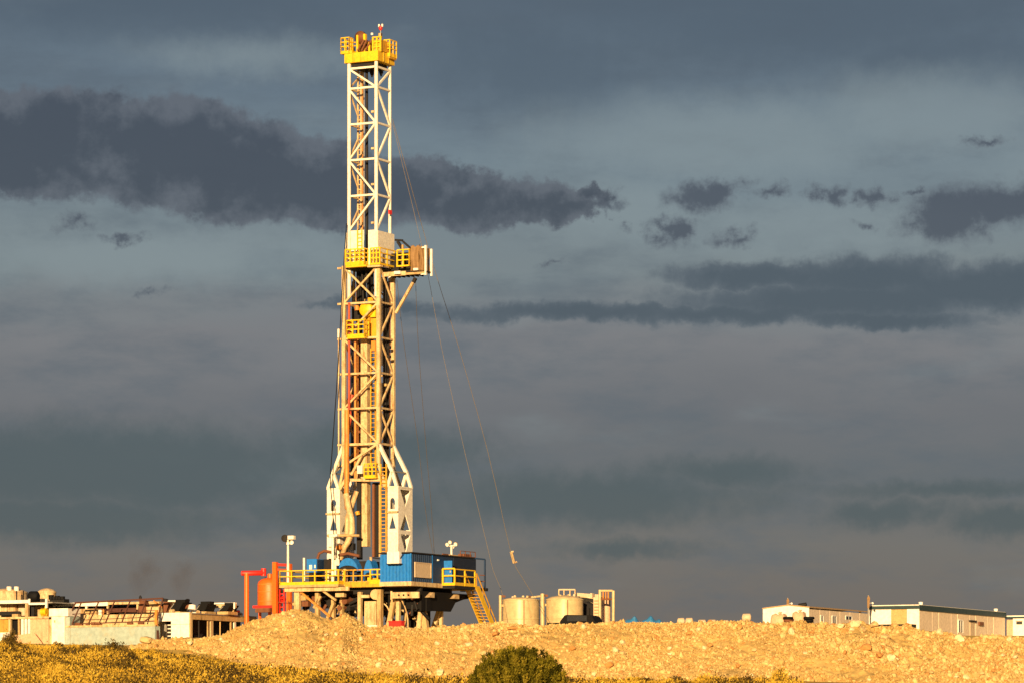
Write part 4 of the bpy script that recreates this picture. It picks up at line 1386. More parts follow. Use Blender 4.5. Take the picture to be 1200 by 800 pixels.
railing(mbd, (xa, pf, pz), (xa, UY, pz), yellow, 1.3, 4, .04, .2, 2, 'guard_rail')
railing(mbd, (xb, pf, pz), (xb, fy, pz), yellow, 1.3, 2, .045, .3, 2, 'guard_rail')
railing(mbd, (xc, pf + .1, pz - .05), (xd, pf + .1, pz - .05), yellow, 1.35, 4, .045, .15, 2, 'guard_rail')
railing(mbd, (xd, pf + .1, pz - .05), (xd, UY + .6, pz - .05), yellow, 1.35, 4, .04, .15, 2, 'guard_rail')
# racking extension on the right
ry = -.4
xe0 = RIG.f(462, 310, ry)[0]; xe1 = RIG.f(500, 310, ry)[0]
zt_, zb_ = ZF(319), ZF(325.5)
rk = bx(mast, 'racking_board', dark, (UX1 + .3, xe1), (ry, .45), (ZF(322.5), ZF(320.5)))
bx(rk, 'front_beam', cream, (UX1 + .3, xe0 + 1.1), (ry - .12, ry - .003), (ZF(324.5), ZF(319.5)))
bx(rk, 'front_beam', tanp, (xe0 + 1.1, xe1), (ry - .08, ry - .003), (ZF(324), ZF(321.5)))
bx(rk, 'lamp_box', white, (xe0 + .2, xe0 + .75), (ry - .4, ry - .15), (ZF(323), ZF(319.5)))
bx(rk, 'lamp_box', white, (xe0 + 1.9, xe0 + 2.3), (ry - .3, ry - .1), (ZF(319.8), ZF(317.2)))
for k in range(7):
    x = UX1 + .9 + k * .42
    bx(rk, 'finger', dark, (x, x + .1), (ry + .1, .4), (ZF(325.5), ZF(322.7)))
bx(rk, 'end_post', white, (xe1 - .14, xe1), (ry - .1, ry + .1), (ZF(325.5), ZF(291)))
bx(rk, 'end_post', white, (xe1 - .05, xe1 + .1), (.3, .45), (ZF(325.5), ZF(294)))
bx(rk, 'end_bar', white, (xe1 - .5, xe1 - .143), (ry - .08, ry + .02), (ZF(294), ZF(292.5)))
bx(rk, 'end_bar', white, (xe1 - .5, xe1 - .143), (ry - .08, ry + .02), (ZF(325), ZF(323.5)))
xr0 = RIG.f(459.5, 300, ry)[0]; xr1 = RIG.f(480, 300, ry)[0]
railing(rk, (xr0 + .5, ry - .05, ZF(314)), (xr1, ry - .05, ZF(314)), yellow, 1.35, 3, .045, .12, 2, 'guard_rail')
railing(rk, (xr1, ry - .05, ZF(314)), (xr1, .4, ZF(314)), yellow, 1.35, 3, .045, .12, 2, 'guard_rail')
bx(rk, 'dark_screen', dark, (UX1 + .5, xr1 - .1), (.45, .5), (ZF(320), ZF(296)))
# wrinkled tarpaulins
def tarp_sheet(x0, x1, y, z0, z1, sag, seed, nm='tarpaulin'):
    rg = np.random.default_rng(seed)
    nx, nz = 40, 14
    ph = rg.uniform(0, 6, 6); fr_ = rg.uniform(5, 17, 6); am = rg.uniform(.02, .07, 6)
    vs = []; fs = []
    for side in (0, .03):
        for j in range(nz + 1):
            for i in range(nx + 1):
                u_ = i / nx; w_ = j / nz
                d = sum(a * math.sin(f_ * u_ + p_ + 1.6 * w_ * math.sin(p_)) for a, f_, p_ in zip(am, fr_, ph))
                vs.append((x0 + (x1 - x0) * u_ + .05 * math.sin(7 * w_ + ph[0]), y + d + side, z0 + (z1 - z0) * w_ - sag * w_ * math.sin(u_ * math.pi) - .12 * w_ * math.sin(3 * u_ * 6.28 + ph[2]) * .5))
    n = (nx + 1) * (nz + 1)
    for j in range(nz):
        for i in range(nx):
            q = j * (nx + 1) + i
            fs.append((q, q + 1, q + nx + 2, q + nx + 1)); fs.append((n + q, n + q + nx + 1, n + q + nx + 2, n + q + 1))
    for i in range(nx):
        q = nz * (nx + 1) + i; fs.append((q, q + 1, n + q + 1, n + q)); fs.append((i + 1, i, n + i, n + i + 1))
    return MB().add(vs, fs, True).build(nm, tarp, rk)


xt0 = RIG.f(480.5, 300, ry)[0]; xt1 = RIG.f(492, 300, ry)[0]; xt2 = RIG.f(499, 300, ry)[0]
tarp_sheet(xt0, xt1, ry, ZF(320), ZF(289.5), .1, 3)
tarp_sheet(xt1 + .02, xt2, ry - .03, ZF(320.5), ZF(290), .15, 5)
tarp_sheet(xt0 - .2, xt2 - .1, .35, ZF(320), ZF(292), .2, 8)
br(rk, 'tarp_pole', tanp, RIG.F(472, 314, ry + .2), RIG.F(472, 287, ry + .2), .14)
br(rk, 'tarp_pole', dark, RIG.F(463, 281.5, ry + .8), RIG.F(472, 282, ry + .8), .16)
br(rk, 'tarp_pole', dark, RIG.F(466, 283, ry + .6), RIG.F(471.5, 292, ry + .6), .2)
br(rk, 'tarp_pole', dark, RIG.F(472, 283, ry + .6), RIG.F(481, 291, ry + .6), .14)
br(mast, 'strut', cream, RIG.F(464, 367, ry), RIG.F(486, 328, ry), .2)
br(mast, 'strut_joint', dark, RIG.F(484.5, 331, ry - .02), RIG.F(487, 326, ry - .02), .24)

# ---------------- second small platform
pz2 = ZF(395); pf2 = -HY - .7
xa = RIG.f(406.5, 395, pf2)[0]; xb = RIG.f(427, 395, pf2)[0]
pl2 = bx(mast, 'lower_platform', yellow, (xa, xb), (pf2, -HY - .25), (pz2 - .15, pz2))
railing(pl2, (xa, pf2, pz2), (xb, pf2, pz2), yellow, 1.3, 4, .045, .2, 2, 'guard_rail')
railing(pl2, (xb, pf2, pz2), (xb, -HY, pz2), yellow, 1.3, 2, .045, .2, 2, 'guard_rail')
railing(pl2, (xa, pf2, pz2), (xa, -HY, pz2), yellow, 1.3, 2, .045, .2, 2, 'guard_rail')

# ---------------- pipes, ladders and rails inside the lower mast
def vert(name, mat, px, y0, y1, ly, w, rnd=False, px1=None):
    a = RIG.F(px, y0, ly); b = RIG.F(px1 if px1 else px, y1, ly)
    return tb(mast, name, mat, [a, b], w / 2, 10) if rnd else MB().box((min(a.x, b.x) - w / 2, max(a.x, b.x) + w / 2) if px1 is None else (a.x - w / 2, a.x + w / 2), (ly - w / 2, ly + w / 2), (b.z, a.z)).build(name, mat, mast)


guide = vert('guide_column', cream, 428.5, 397, 640, -.3, .58)
for y in range(405, 640, 14):
    p = RIG.F(428.5, y, -.62); bx(guide, 'rivet', tanp, (p.x - .03, p.x + .03), (-.62, -.593), (p.z - .07, p.z + .07))
for (px, y0, y1) in ((447.5, 398, 428), (447.2, 448, 475), (446.8, 490, 512), (448, 325, 342), (447.6, 350, 384)):
    vert('guide_rail', white, px, y0, y1, .5, .17)
vert('back_pipe', dark, 451.5, 318, 560, .6, .22)
vert('back_pipe', dark, 455, 330, 560, .9, .16)
vert('back_pipe', dark, 422, 312, 655, .6, .28)
vert('back_pipe', rust, 420.5, 400, 560, .2, .14)
vert('back_pipe', dark, 434.5, 400, 560, .3, .2)
rg_ = random.Random(5)
for (px, y0, y1, l, w, mt) in ((411.5, 400, 560, .8, .1, dark), (413.5, 330, 560, .9, .16, black), (418, 330, 545, .8, .1, rust), (424.2, 400, 640, .2, .16, black), (433.2, 400, 640, .1, .13, black),
        (436, 320, 400, .8, .25, black), (440.2, 400, 560, .2, .2, black), (443.5, 330, 545, .9, .14, rust), (449.5, 330, 560, .6, .1, tanp), (453.2, 325, 560, .8, .1, black),
        (457, 330, 520, 1.0, .07, rust), (420, 316, 360, .4, .3, black), (415, 316, 356, .6, .2, tanp), (427, 316, 350, .3, .3, black), (433, 316, 350, .5, .22, dark)):
    vert('service_pipe', mt, px, y0, y1, l, w, True)
for k in range(14):
    y = 405 + k * 11; px = rg_.choice((413, 421, 434, 451, 455)); l = rg_.uniform(-.4, .8)
    fbox(mast, RIG, 'clamp', rg_.choice((rust, dark, tanp)), px - 1.5, px + 1.5, y, y + 3, l, .3)
vert('red_standpipe', redpipe, 409, 355, 480, -HY - .2, .2, True)
vert('orange_standpipe', orpipe, 416.3, 397, 560, -.9, .2, True)
vert('orange_standpipe', orpipe, 419.3, 397, 540, -.3, .1, True)
tb(mast, 'orange_standpipe', orpipe, [RIG.F(406.5, 480, -1.5), RIG.F(406.3, 560, -1.6), RIG.F(405.8, 583, -1.6), RIG.F(407, 596, -1.6)], .2, 10)
tb(mast, 'red_hose', redpipe, [RIG.F(413, 462, -1.0), RIG.F(409, 474, -1.1), RIG.F(410.5, 490, -1.0), RIG.F(407, 505, -1.1)], .16, 8)
ladder(mast, RIG.F(437.3, 556, -.6), RIG.F(437.3, 408, -.6), yellowr, .42, .35, .035, (1, 0, 0), False, 'lower_ladder')
fbox(mast, RIG, 'orange_box', orpipe, 435, 440, 399, 411, -.7, .3)
vert('leg_cover', dark, 441.5, 565, 652, .2, .5)
vert('leg_cover', rust, 438, 566, 652, -.2, .2)
vert('leg_cover', tanp, 445.2, 566, 652, -.1, .14)
vert('dark_column', dark, 421.5, 560, 655, -.6, .36)
ladder(mast, RIG.F(449.5, 650, -1.5), RIG.F(449.5, 543, -1.5), yellowr, .5, .3, .04, (1, 0, 0), False, 'leg_ladder')
# small yellow cage near the flare
pz3 = ZF(559); xa = RIG.f(427, 559, -1.6)[0]; xb = RIG.f(441, 559, -1.6)[0]
pl3 = bx(mast, 'cage_platform', yellow, (xa, xb), (-1.65, -1.0), (pz3 - .12, pz3))
railing(pl3, (xa, -1.63, pz3), (xb, -1.63, pz3), yellow, 1.05, 4, .035, .15, 2, 'guard_rail')
railing(pl3, (xb, -1.63, pz3), (xb, -1.0, pz3), yellow, 1.05, 2, .035, .15, 2, 'guard_rail')
fbox(mast, RIG, 'junction_box', whitep, 418.5, 424.5, 545, 554.5, -1.6, .3)
br(mast, 'low_girt', cream, RIG.F(410, 562, -1.1), RIG.F(446, 562, -1.1), .22)
br(mast, 'low_girt', cream, RIG.F(412, 556, -1.1), RIG.F(424, 533, -1.1), .18)
tb(mast, 'cream_hose', cream, [RIG.F(405.5, 578, -1.7), RIG.F(408, 592, -1.7), RIG.F(412, 608, -1.7), RIG.F(412.5, 622, -1.7), RIG.F(408, 634, -1.7), RIG.F(402, 643, -1.7)], .25, 10)
tb(mast, 'cream_hose', cream, [RIG.F(418, 575, -1.0), RIG.F(413, 590, -1.0), RIG.F(407, 606, -1.0), RIG.F(406.5, 625, -1.0), RIG.F(409, 638, -1.0), RIG.F(404, 648, -1.0)], .2, 10)
tb(mast, 'red_valve', orpipe, [RIG.F(395.5, 642, -2.0), RIG.F(399.5, 640, -2.0)], .22, 10)
tb(mast, 'manifold_pipe', tanp, [RIG.F(384, 627, -1.9), RIG.F(400, 627, -1.9), RIG.F(421, 627, -1.9)], .11, 8)
tb(mast, 'manifold_pipe', rust, [RIG.F(397, 650, -1.9), RIG.F(408, 648, -1.9), RIG.F(421, 651, -1.9)], .13, 8)
tb(mast, 'manifold_pipe', tanp, [RIG.F(404, 641, -1.7), RIG.F(399, 655, -1.7)], .2, 8)
fbox(mast, RIG, 'dark_hook', dark, 410, 414, 636, 644, -1.2, .4)
tb(mast, 'yellow_ball', yellowr, [RIG.F(418.5, 599, -1), RIG.F(419.5, 603, -1)], .2, 8)

# ---------------- big plate legs
zt, zb = ZF(572), 0.0
H_ = zt - zb


def tri(p0, p1, p2): return [p0, p1, p2]


for side, (x0, x1) in (('left', (-3.19, -2.0)), ('right', (2.32, 3.38))):
    y0, y1 = -HY, HY
    g = MB().box((x0 - .03, x1 + .03), (y0 - .03, y1 + .03), (zt, zt + .12)).build('leg_frame', whitep, mast)
    w = x1 - x0
    z = lambda f_: zb + H_ * f_
    ZZ = lambda y: ZF(y)
    arch = [(x0 + w * .30, ZZ(597)), (x0 + w * .72, ZZ(597)), (x0 + w * .72, ZZ(588))]
    arch += [(x0 + w * .51 + w * .21 * math.cos(t), ZZ(588) + .28 * math.sin(t)) for t in [math.pi * j / 8 for j in range(1, 8)]]
    arch += [(x0 + w * .30, ZZ(588))]
    holes = [arch,
             [(x0 + w * .22, ZZ(620)), (x0 + w * .80, ZZ(620)), (x0 + w * .5, ZZ(604.5))]]
    MB().plate([[(x0, zb), (x1, zb), (x1, zt), (x0, zt)]] + holes, lambda a, b, t: (a, y0 + t, b), .09).build('front_plate', whitep, g)
    MB().plate([[(x0, zb), (x1, zb), (x1, zt), (x0, zt)]] + [holes[1]], lambda a, b, t: (a, y1 - t, b), .09).build('back_plate', whitep, g)
    D_ = y1 - y0
    hs = [[(y0 + D_ * .14, ZZ(574)), (y0 + D_ * .86, ZZ(574)), (y0 + D_ * .5, ZZ(594))],
          [(y0 + D_ * .14, ZZ(621.5)), (y0 + D_ * .86, ZZ(621.5)), (y0 + D_ * .5, ZZ(601))],
          [(y0 + D_ * .16, ZZ(626)), (y0 + D_ * .86, ZZ(626)), (y0 + D_ * .52, ZZ(648))]]
    for xx, sgn in ((x1, -1), (x0, 1)):
        MB().plate([[(y0 + .093, zb), (y1 - .093, zb), (y1 - .093, zt), (y0 + .093, zt)]] + hs, lambda a, b, t, xx=xx, sgn=sgn: (xx + sgn * t, a, b), .08).build('side_plate', whitep, g)
    bx(g, 'ledge', cream, (x0 - .02, x1 + .02), (y0 - .2, y0 - .003), (ZZ(601.5), ZZ(599.5)))
    # apex frames above the box and struts to the mast
    sx = 1 if side == 'right' else -1
    xm = (x0 + x1) / 2
    for sy in (-1, 1):
        ap = Vector((xm, sy * HY, ZF(553)))
        for xx in (x0 + .12, x1 - .12):
            br(g, 'apex_strut', whitep, (xx, sy * HY, zt + .1), ap, .24)
        br(g, 'flare_strut', whitep, ap, (sx * HX, sy * HY, ZF(520)), .26)
        br(g, 'flare_brace', cream, (x0 if sx > 0 else x1, sy * HY, zt + .1), (sx * HX, sy * HY, ZF(545)), .2)
    br(g, 'flare_tie', cream, (xm, -HY, ZF(553)), (sx * HX, HY, ZF(522)), .14)
    br(g, 'flare_tie', greyst, (xm, -HY, ZF(553)), (xm, HY, ZF(553)), .1)
    # inner diagonal of each leg
    xi = x0 - .05 if sx > 0 else x1 + .05
    br(g, 'inner_brace', cream, (xi, -HY, zt), (xi - sx * .9, -HY, ZF(552)), .22)
fbox(mast, RIG, 'leg_box', white, 383.5, 392, 625, 640, -1.75, .45)
fbox(mast, RIG, 'leg_box', whitep, 383.5, 391, 641, 654, -1.7, .4)
fbox(mast, RIG, 'leg_hatch', whitep, 455.5, 464, 623, 646, -1.28, .05)

# ---------------- travelling block and top drive
td = RIG.thing('travelling_block', 'yellow travelling block hanging inside the mast below the monkey board', 'travelling block', (RIG.f(430, 395, -.4)[0], -.4, ZF(395)))
p = RIG.F(430, 363, -.75)
bxo = MB().lathe([(0, -.3), (.52, -.3), (.6, -.2), (.6, .2), (.52, .3), (0, .3)], n=20).build('sheave_housing', yellow, td)
bxo.rotation_euler = (R(90), 0, 0); b = td['_base']; bxo.location = (p.x - b[0], p.y - b[1], p.z - b[2])
fbox(td, RIG, 'housing', yellow, 434, 440, 356, 372, -.7, .7)
fbox(td, RIG, 'hook_body', yellowr, 427, 433, 371, 396, -.6, .6)
fbox(td, RIG, 'motor', yellowr, 434, 441, 373, 397, -.4, .6)
fbox(td, RIG, 'bail', yellowr, 431, 437, 349, 357, -.5, .3)
tb(td, 'swivel', orpipe, [RIG.F(418, 358, -.8), RIG.F(418.5, 364, -.8)], .2, 10)
tb(td, 'hoist_line', dark, [RIG.F(424, 312, .1), RIG.F(426, 358, -.4)], .1, 6)
tb(td, 'hoist_line', dark, [RIG.F(431, 312, .1), RIG.F(431, 350, -.4)], .1, 6)
fbox(td, RIG, 'guard', dark, 412, 421, 362, 376, .2, .5)

# ---------------- guy wires and hoist lines
def wire_thing(label, pts, r_=.022, cat='wire', name='guy_wire', mat=wire, group='wires stayed from the mast'):
    o = MB().tube(pts, r_, 5).build(name, mat)
    b = Vector(pts[-1]); me = o.data
    for v in me.vertices: v.co -= b
    o.location = b
    return tag(o, label, cat, group)


def smooth_path(ctrl, n=24):
    ctrl = [Vector(c) for c in ctrl]; out = []
    for i in range(len(ctrl) - 1):
        p0 = ctrl[max(i - 1, 0)]; p1 = ctrl[i]; p2 = ctrl[i + 1]; p3 = ctrl[min(i + 2, len(ctrl) - 1)]
        m = max(3, n // (len(ctrl) - 1))
        for k in range(m):
            t = k / m
            out.append(.5 * ((2 * p1) + (p2 - p0) * t + (2 * p0 - 5 * p1 + 4 * p2 - p3) * t * t + (3 * p1 - p0 - 3 * p2 + p3) * t ** 3))
    out.append(ctrl[-1]); return out


def wpath(lst, Y0, Y1):
    y0, y1 = lst[0][1], lst[-1][1]
    return smooth_path([at(px, py, Y0 + (Y1 - Y0) * (py - y0) / (y1 - y0)) for px, py in lst])


w1 = wire_thing('pale guy wire from the upper mast down right to the tank yard', wpath([(460, 140), (505, 302), (537, 405), (572, 530), (599, 648), (612, 676), (628, 703), (660, 764)], 297, 330), .02)
q = at(599, 646, 326.2); q2 = at(602.5, 659, 326.6)
m = MB().tube([q, q2], .13, 8).tube([q, q + Vector((.22, 0, .02))], .09, 6).tube([q2, q2 + Vector((.25, 0, .1))], .09, 6)
o = m.build('wire_clamp', cream); b = w1.location.copy()
for v in o.data.vertices: v.co -= b
o.parent = w1
wire_thing('steeper guy wire running from the upper mast past the doghouse', wpath([(460, 145), (497, 300), (517, 405), (546, 535), (570, 635), (578, 668), (590, 700), (600, 764)], 297, 316), .016)
wire_thing('thin line hanging from the racking board nearest the mast', wpath([(465, 328), (473, 400), (490, 520), (499, 600), (507, 646), (508, 652)], 300, 302), .02, mat=dwire)
wire_thing('thin line hanging straight below the racking board tip', wpath([(487, 328), (490, 400), (499, 520), (505, 590), (509, 651)], 299, 303), .02, mat=dwire)
wire_thing('black cable hanging along the left of the mast', wpath([(406, 262), (401, 340), (396, 430), (389, 530), (387, 562), (390, 600), (392, 650)], 299, 299), .04, 'cable', 'cable', black)

# ================================================================== orange separator left of the rig
SEP = Frame(308, 306.0, 8.5)
sp = SEP.thing('mud_gas_separator', 'orange vertical vessel in an orange steel frame left of the drill floor', 'separator', (SEP.f(308, 760, 0)[0], 0, 0))
xa, zt = SEP.f(296, 684, 0); xb, zb = SEP.f(321, 711, 0)
cx, rr = (xa + xb) / 2 + .1, (xb - xa) / 2
vs = MB().lathe([(rr * .98, zb - .1), (rr, zb), (rr, zt), (rr * .93, zt + .22), (rr * .7, zt + .42), (rr * .35, zt + .52), (0.0, zt + .55)], cx, .9, 36).build('vessel', orange, sp)
for zz in (zt - .05, zb + .5, (zt + zb) / 2 + .3):
    MB().lathe([(rr + .004, zz), (rr + .03, zz), (rr + .03, zz + .05), (rr + .004, zz + .05)], cx, .9, 36).build('band', orpipe, vs)
tb(vs, 'nozzle', orange, [(cx, .9, zt + .5), (cx, .9, SEP.f(307, 672, .9)[1])], .2, 12)
tb(vs, 'side_nozzle', redp, [(cx + rr * .9, .8, (zt + zb) / 2 - .3), (cx + rr + .45, .6, (zt + zb) / 2 - .3)], .28, 12)
for a in range(4):
    t = a * 1.57 + .5
    bx(sp, 'leg', orange, (cx + rr * .8 * math.cos(t) - .09, cx + rr * .8 * math.cos(t) + .09), (.9 + rr * .8 * math.sin(t) - .09, .9 + rr * .8 * math.sin(t) + .09), (0, zb + .1))
fbox(sp, SEP, 'manifold', rust, 299, 316, 712, 717, -.9, .5)
fbox(sp, SEP, 'collar_beam', redp, 296, 321, 709, 712, -.55, .3)
xc, _ = SEP.f(289, 672, -.3); _, zp = SEP.f(289, 671, -.3)
tb(sp, 'downcomer', orange, [(xc, -.3, 0), (xc, -.3, zp)], .2, 12)
hx, _ = SEP.f(309, 671, .9)
tb(sp, 'red_header', redp, [(xc - .45, -.3, zp), (xc + .2, -.2, zp), (hx, .9, zp + .05)], .21, 12)
tb(sp, 'red_riser', redp, [(hx, .9, zp - .2), (hx, .9, SEP.f(308, 665.5, .9)[1])], .22, 12)
for (p0, p1, y0, ly) in ((319, 323.5, 658, -.6), (335.5, 340, 660, .2)):
    a, z = SEP.f(p0, y0, ly); b, _ = SEP.f(p1, y0, ly)
    bx(sp, 'frame_column', orange, (a, b), (ly, ly + .35), (0, z))
for y in (661, 667):
    br(sp, 'frame_beam', redpipe if y > 663 else redp, SEP.F(323, y, -.4), SEP.F(337, y + .5, .3), .2)
ladder(sp, SEP.F(330.5, 742, .2), SEP.F(330.5, 690, .2), redp, .45, .35, .05, (1, 0, 0))
for y in (677, 683):
    br(sp, 'handrail', rust, SEP.F(310, y, 1.6), SEP.F(334, y + 1, 1.6), .06)
br(sp, 'catwalk', dark, SEP.F(321, 694, .6), SEP.F(336, 692, .6), .22)
for px in (311, 317, 326, 333):
    br(sp, 'handrail_post', rust, SEP.F(px, 692, 1.6), SEP.F(px, 676, 1.6), .05)
br(sp, 'handrail', rust, SEP.F(324, 705, -.2), SEP.F(345, 705, -.2), .05)
for px in (326, 338, 344):
    br(sp, 'handrail_post', rust, SEP.F(px, 716, -.2), SEP.F(px, 703, -.2), .05)

# ================================================================== mud tanks and pump houses on the left
LF = Frame(222, 300.0, 8.15)
ph = LF.thing('pump_house', 'white end-walled pump house with dark open bays along its side', 'pump house', (-1.5, 0, 0))
xl, zt = LF.f(186, 718, 0); xm2, zs = LF.f(200.5, 728, 0); ztop = LF.f(222, 717, 0)[1]
bx(ph, 'front_panel', white, (xm2, -.02), (0, .12), (LF.f(210, 731, 0)[1] + .02, ztop))
bx(ph, 'front_panel', white, (xm2, (xm2) / 2 - .01), (.004, .12), (0, LF.f(210, 731, 0)[1]))
bx(ph, 'front_panel', white, ((xm2) / 2 + .01, -.02), (.004, .12), (0, LF.f(210, 731, 0)[1]))
bx(ph, 'front_panel', white, (xl, xm2 - .003), (0, .12), (zs + .05, ztop))
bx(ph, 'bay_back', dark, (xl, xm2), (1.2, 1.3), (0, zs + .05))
for k in range(7):
    z = .5 + k * (zs - .5) / 7
    bx(ph, 'louvre_slat', whitep, (xm2 - .35, xm2 - .003), (.02, .2), (z, z + .08))
bx(ph, 'bay_post', tanp, (xl, xl + .15), (.0, .2), (0, zs + .05))
yE = LF.s(300, 724, 0)[0]
bx(ph, 'corner_post', cream, (-.017, .1), (-.03, .3), (0, ztop + .02))
bx(ph, 'top_beam', tanp, (-.25, .08), (.303, yE), (ztop - .55, ztop - .12))
bx(ph, 'roof', greyst, (xl, .15), (.125, yE), (ztop - .115, ztop - .03))
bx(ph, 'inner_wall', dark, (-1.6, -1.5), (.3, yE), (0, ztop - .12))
bx(ph, 'left_wall', whitep, (xl - .05, xl - .003), (.125, yE), (0, ztop - .12))
for (p0, p1, mt) in ((246.5, 250.2, cream), (274, 276.8, whitep), (243.2, 244.8, tanp), (270, 271.8, tanp), (233, 234, dark), (258, 258.8, tanp)):
    sbox(ph, LF, 'side_post', mt, p0 + .4, p1 - .2, 724, 765, .0, .1)
for (p0, p1) in ((226, 240), (252, 266)):
    y0 = LF.s(p0, 735, -.6)[0]; y1 = LF.s(p1, 735, -.6)[0]
    tb(ph, 'pump_body', dark, [(-.9, y0, 1.2), (-.9, y1, 1.2)], .5, 12)
for k in range(26):
    y = random.uniform(.5, yE - .4); x = random.uniform(-2.2, -.1); r_ = random.uniform(.07, .2)
    tb(ph, 'pipe_fitting', random.choice((white, cream, tanp, whitep)), [(x, y, ztop - .03 + r_ * .8), (x + random.uniform(-.3, .3), y + random.uniform(.2, .6), ztop - .03 + r_)], r_, 7)
tb(ph, 'red_fitting', redp, [LF.S(277, 716, -.3), LF.S(280, 716, -.3)], .12, 8)
tb(ph, 'relief_valve', white, [LF.S(225, 714, -.8), LF.S(225.5, 708.5, -.8)], [.36, .3], 10)


def shaker(pa, pb, yt, yb2, ly, slant_px, label):
    t = LF.thing('shale_shaker', label, 'shale shaker', (LF.f(pa, yb2, ly)[0], ly, LF.f(pa, yb2, ly)[1]), 'shale shakers on the mud tanks')
    a, zb = LF.f(pa, yb2, ly); b, zt2 = LF.f(pb, yt, ly)
    s_ = slant_px / 12.9; w = (b - a) - s_
    MB().plate([[(a, zb), (a + w, zb), (b, zt2), (b - w, zt2)]], lambda x, z, q: (x, ly + q, z), 1.4).build('screen_box', black, t)
    bx(t, 'motor', black, (b - w, b), (ly + .3, ly + 1.0), (zt2 + .003, zt2 + .22))
    bx(t, 'skid', tanp, (a - .1, a + w + .2), (ly - .05, ly + 1.45), (zb - .25, zb - .003))
    br(t, 'side_rib', greyst, (a + .1, ly - .04, zb + .1), (b - w + .1, ly - .04, zt2 - .1), .06)


shaker(197.5, 214.5, 705, 716, 1.0, 6, 'steep dark tilted shaker above the white pump house front')
shaker(229, 243.5, 707, 716, 3.6, 4, 'dark tilted shaker in the middle of the tank roof')
shaker(256, 270, 708.5, 716, 5.4, 5, 'dark tilted shaker nearest the orange separator')


def rack(pa, pb, yt, yb2, ly, label, endpost=True):
    t = LF.thing('pipe_rack', label, 'pipe rack', (LF.f(pb, 720, ly)[0], ly, LF.f(pb, 716, ly)[1]), 'white channel racks above the tanks')
    a, z1 = LF.f(pa, yt, ly); b, z0 = LF.f(pb, yb2, ly)
    bx(t, 'channel', cream, (a, b), (ly + .05, ly + .15), (z0, z1 - .12))
    bx(t, 'top_flange', white, (a, b), (ly - .1, ly + .2), (z1 - .117, z1))
    if endpost: bx(t, 'end_post', white, (b - .12, b + .02), (ly - .13, ly - .103), (z0 - .1, z1))
    for f_ in (.2, .85):
        bx(t, 'leg', tanp, (a + (b - a) * f_ - .06, a + (b - a) * f_ + .06), (ly + .3, ly + .42), (LF.f(pa, 719, ly)[1], z0 + .1))


rack(193, 219, 703, 707, 2.5, 'white channel rack behind the steep tilted shaker')
rack(240, 276, 706, 711.5, 6.0, 'white channel rack with an end post near the orange separator')
vt = LF.thing('vent_stack', 'dark capped vent stack beside the white channel rack', 'vent', (LF.f(220, 716, 2)[0], 2, LF.f(220, 716, 2)[1]))
tb(vt, 'pipe', dark, [LF.F(220, 716, 2), LF.F(220, 706, 2)], .12, 8)
tb(vt, 'cap', black, [LF.F(219.8, 706, 2), LF.F(219.8, 702, 2), LF.F(219.8, 701, 2)], [.14, .2, .08], 10)
tb(vt, 'base_flange', rust, [LF.F(216.5, 711, 1.9), LF.F(222.5, 709.5, 1.9)], .16, 8)

# pale green tank
gt = LF.thing('pale_green_tank', 'long pale green open tank stained tan along its foot', 'tank', (LF.f(128, 755, -1.5)[0], -1.5, 0))
ly = -1.6
x0, zt = LF.f(75.5, 733, ly); x1, _ = LF.f(181.5, 733, ly); xr_ = LF.f(82.5, 733, ly)[0]
bx(gt, 'front_panel', palegreen, (x0, xr_ - .012), (ly, ly + .08), (0, zt - .12))
bx(gt, 'front_panel', palegreen, (xr_ + .012, x1), (ly, ly + .08), (0, zt - .12))
bx(gt, 'seam', tanp, (xr_ - .01, xr_ + .01), (ly + .02, ly + .07), (0, zt - .12))
bx(gt, 'rim', cream, (x0 - .05, x1 + .05), (ly - .06, ly + .12), (zt - .117, zt + .03))
bx(gt, 'end_panel', palegreen, (x1 - .08, x1 - .003), (ly + .083, ly + .7), (0, zt - .12))
bx(gt, 'end_panel', palegreen, (x0 + .003, x0 + .08), (ly + .083, ly + .7), (0, zt - .12))
bx(gt, 'back_panel', palegreen, (x0, x1), (ly + .703, ly + .78), (0, zt - .12))
for k in range(9):
    x = random.uniform(x0 + 1, x1 - .5); q = random.uniform(.05, .14)
    tb(gt, 'debris', rust, [(x, ly + .03, zt + .03 + q), (x + random.uniform(.2, .7), ly + .06, zt + .03 + q)], q, 6)

# brown folding handrail leaning over the tank
hr = LF.thing('leaning_handrail', 'rusty brown leaning handrail frame above the pale green tank', 'handrail', (LF.f(130, 731, -1.3)[0], -1.3, zt))
ly = -1.2
br(hr, 'top_rail', drust, LF.F(88, 705.8, ly), LF.F(191, 700.5, ly), .13)
br(hr, 'mid_rail', drust, LF.F(83, 719, ly), LF.F(184, 714.5, ly), .05)
br(hr, 'bottom_rail', drust, LF.F(77, 731, ly), LF.F(183, 727, ly), .09)
for (a, b) in (((77, 731), (88.5, 705.6)), ((84.3, 731), (95.3, 705.4)), ((103.7, 730.3), (115.6, 704.7)), ((123.4, 729.6), (134.4, 703.7)), ((142.6, 729), (152.7, 702.7)), ((162.8, 728), (171, 702)), ((183.5, 727.5), (191, 700.5))):
    br(hr, 'post', drust, LF.F(*a, ly), LF.F(*b, ly), .085)
br(hr, 'gusset', drust, LF.F(170, 727, ly), LF.F(182, 718.5, ly), .1)
br(hr, 'end_post', orpipe, LF.F(182.8, 742, ly), LF.F(183.4, 714, ly), .2)
br(hr, 'end_foot', drust, LF.F(184.5, 755, ly), LF.F(183, 738, ly), .3)

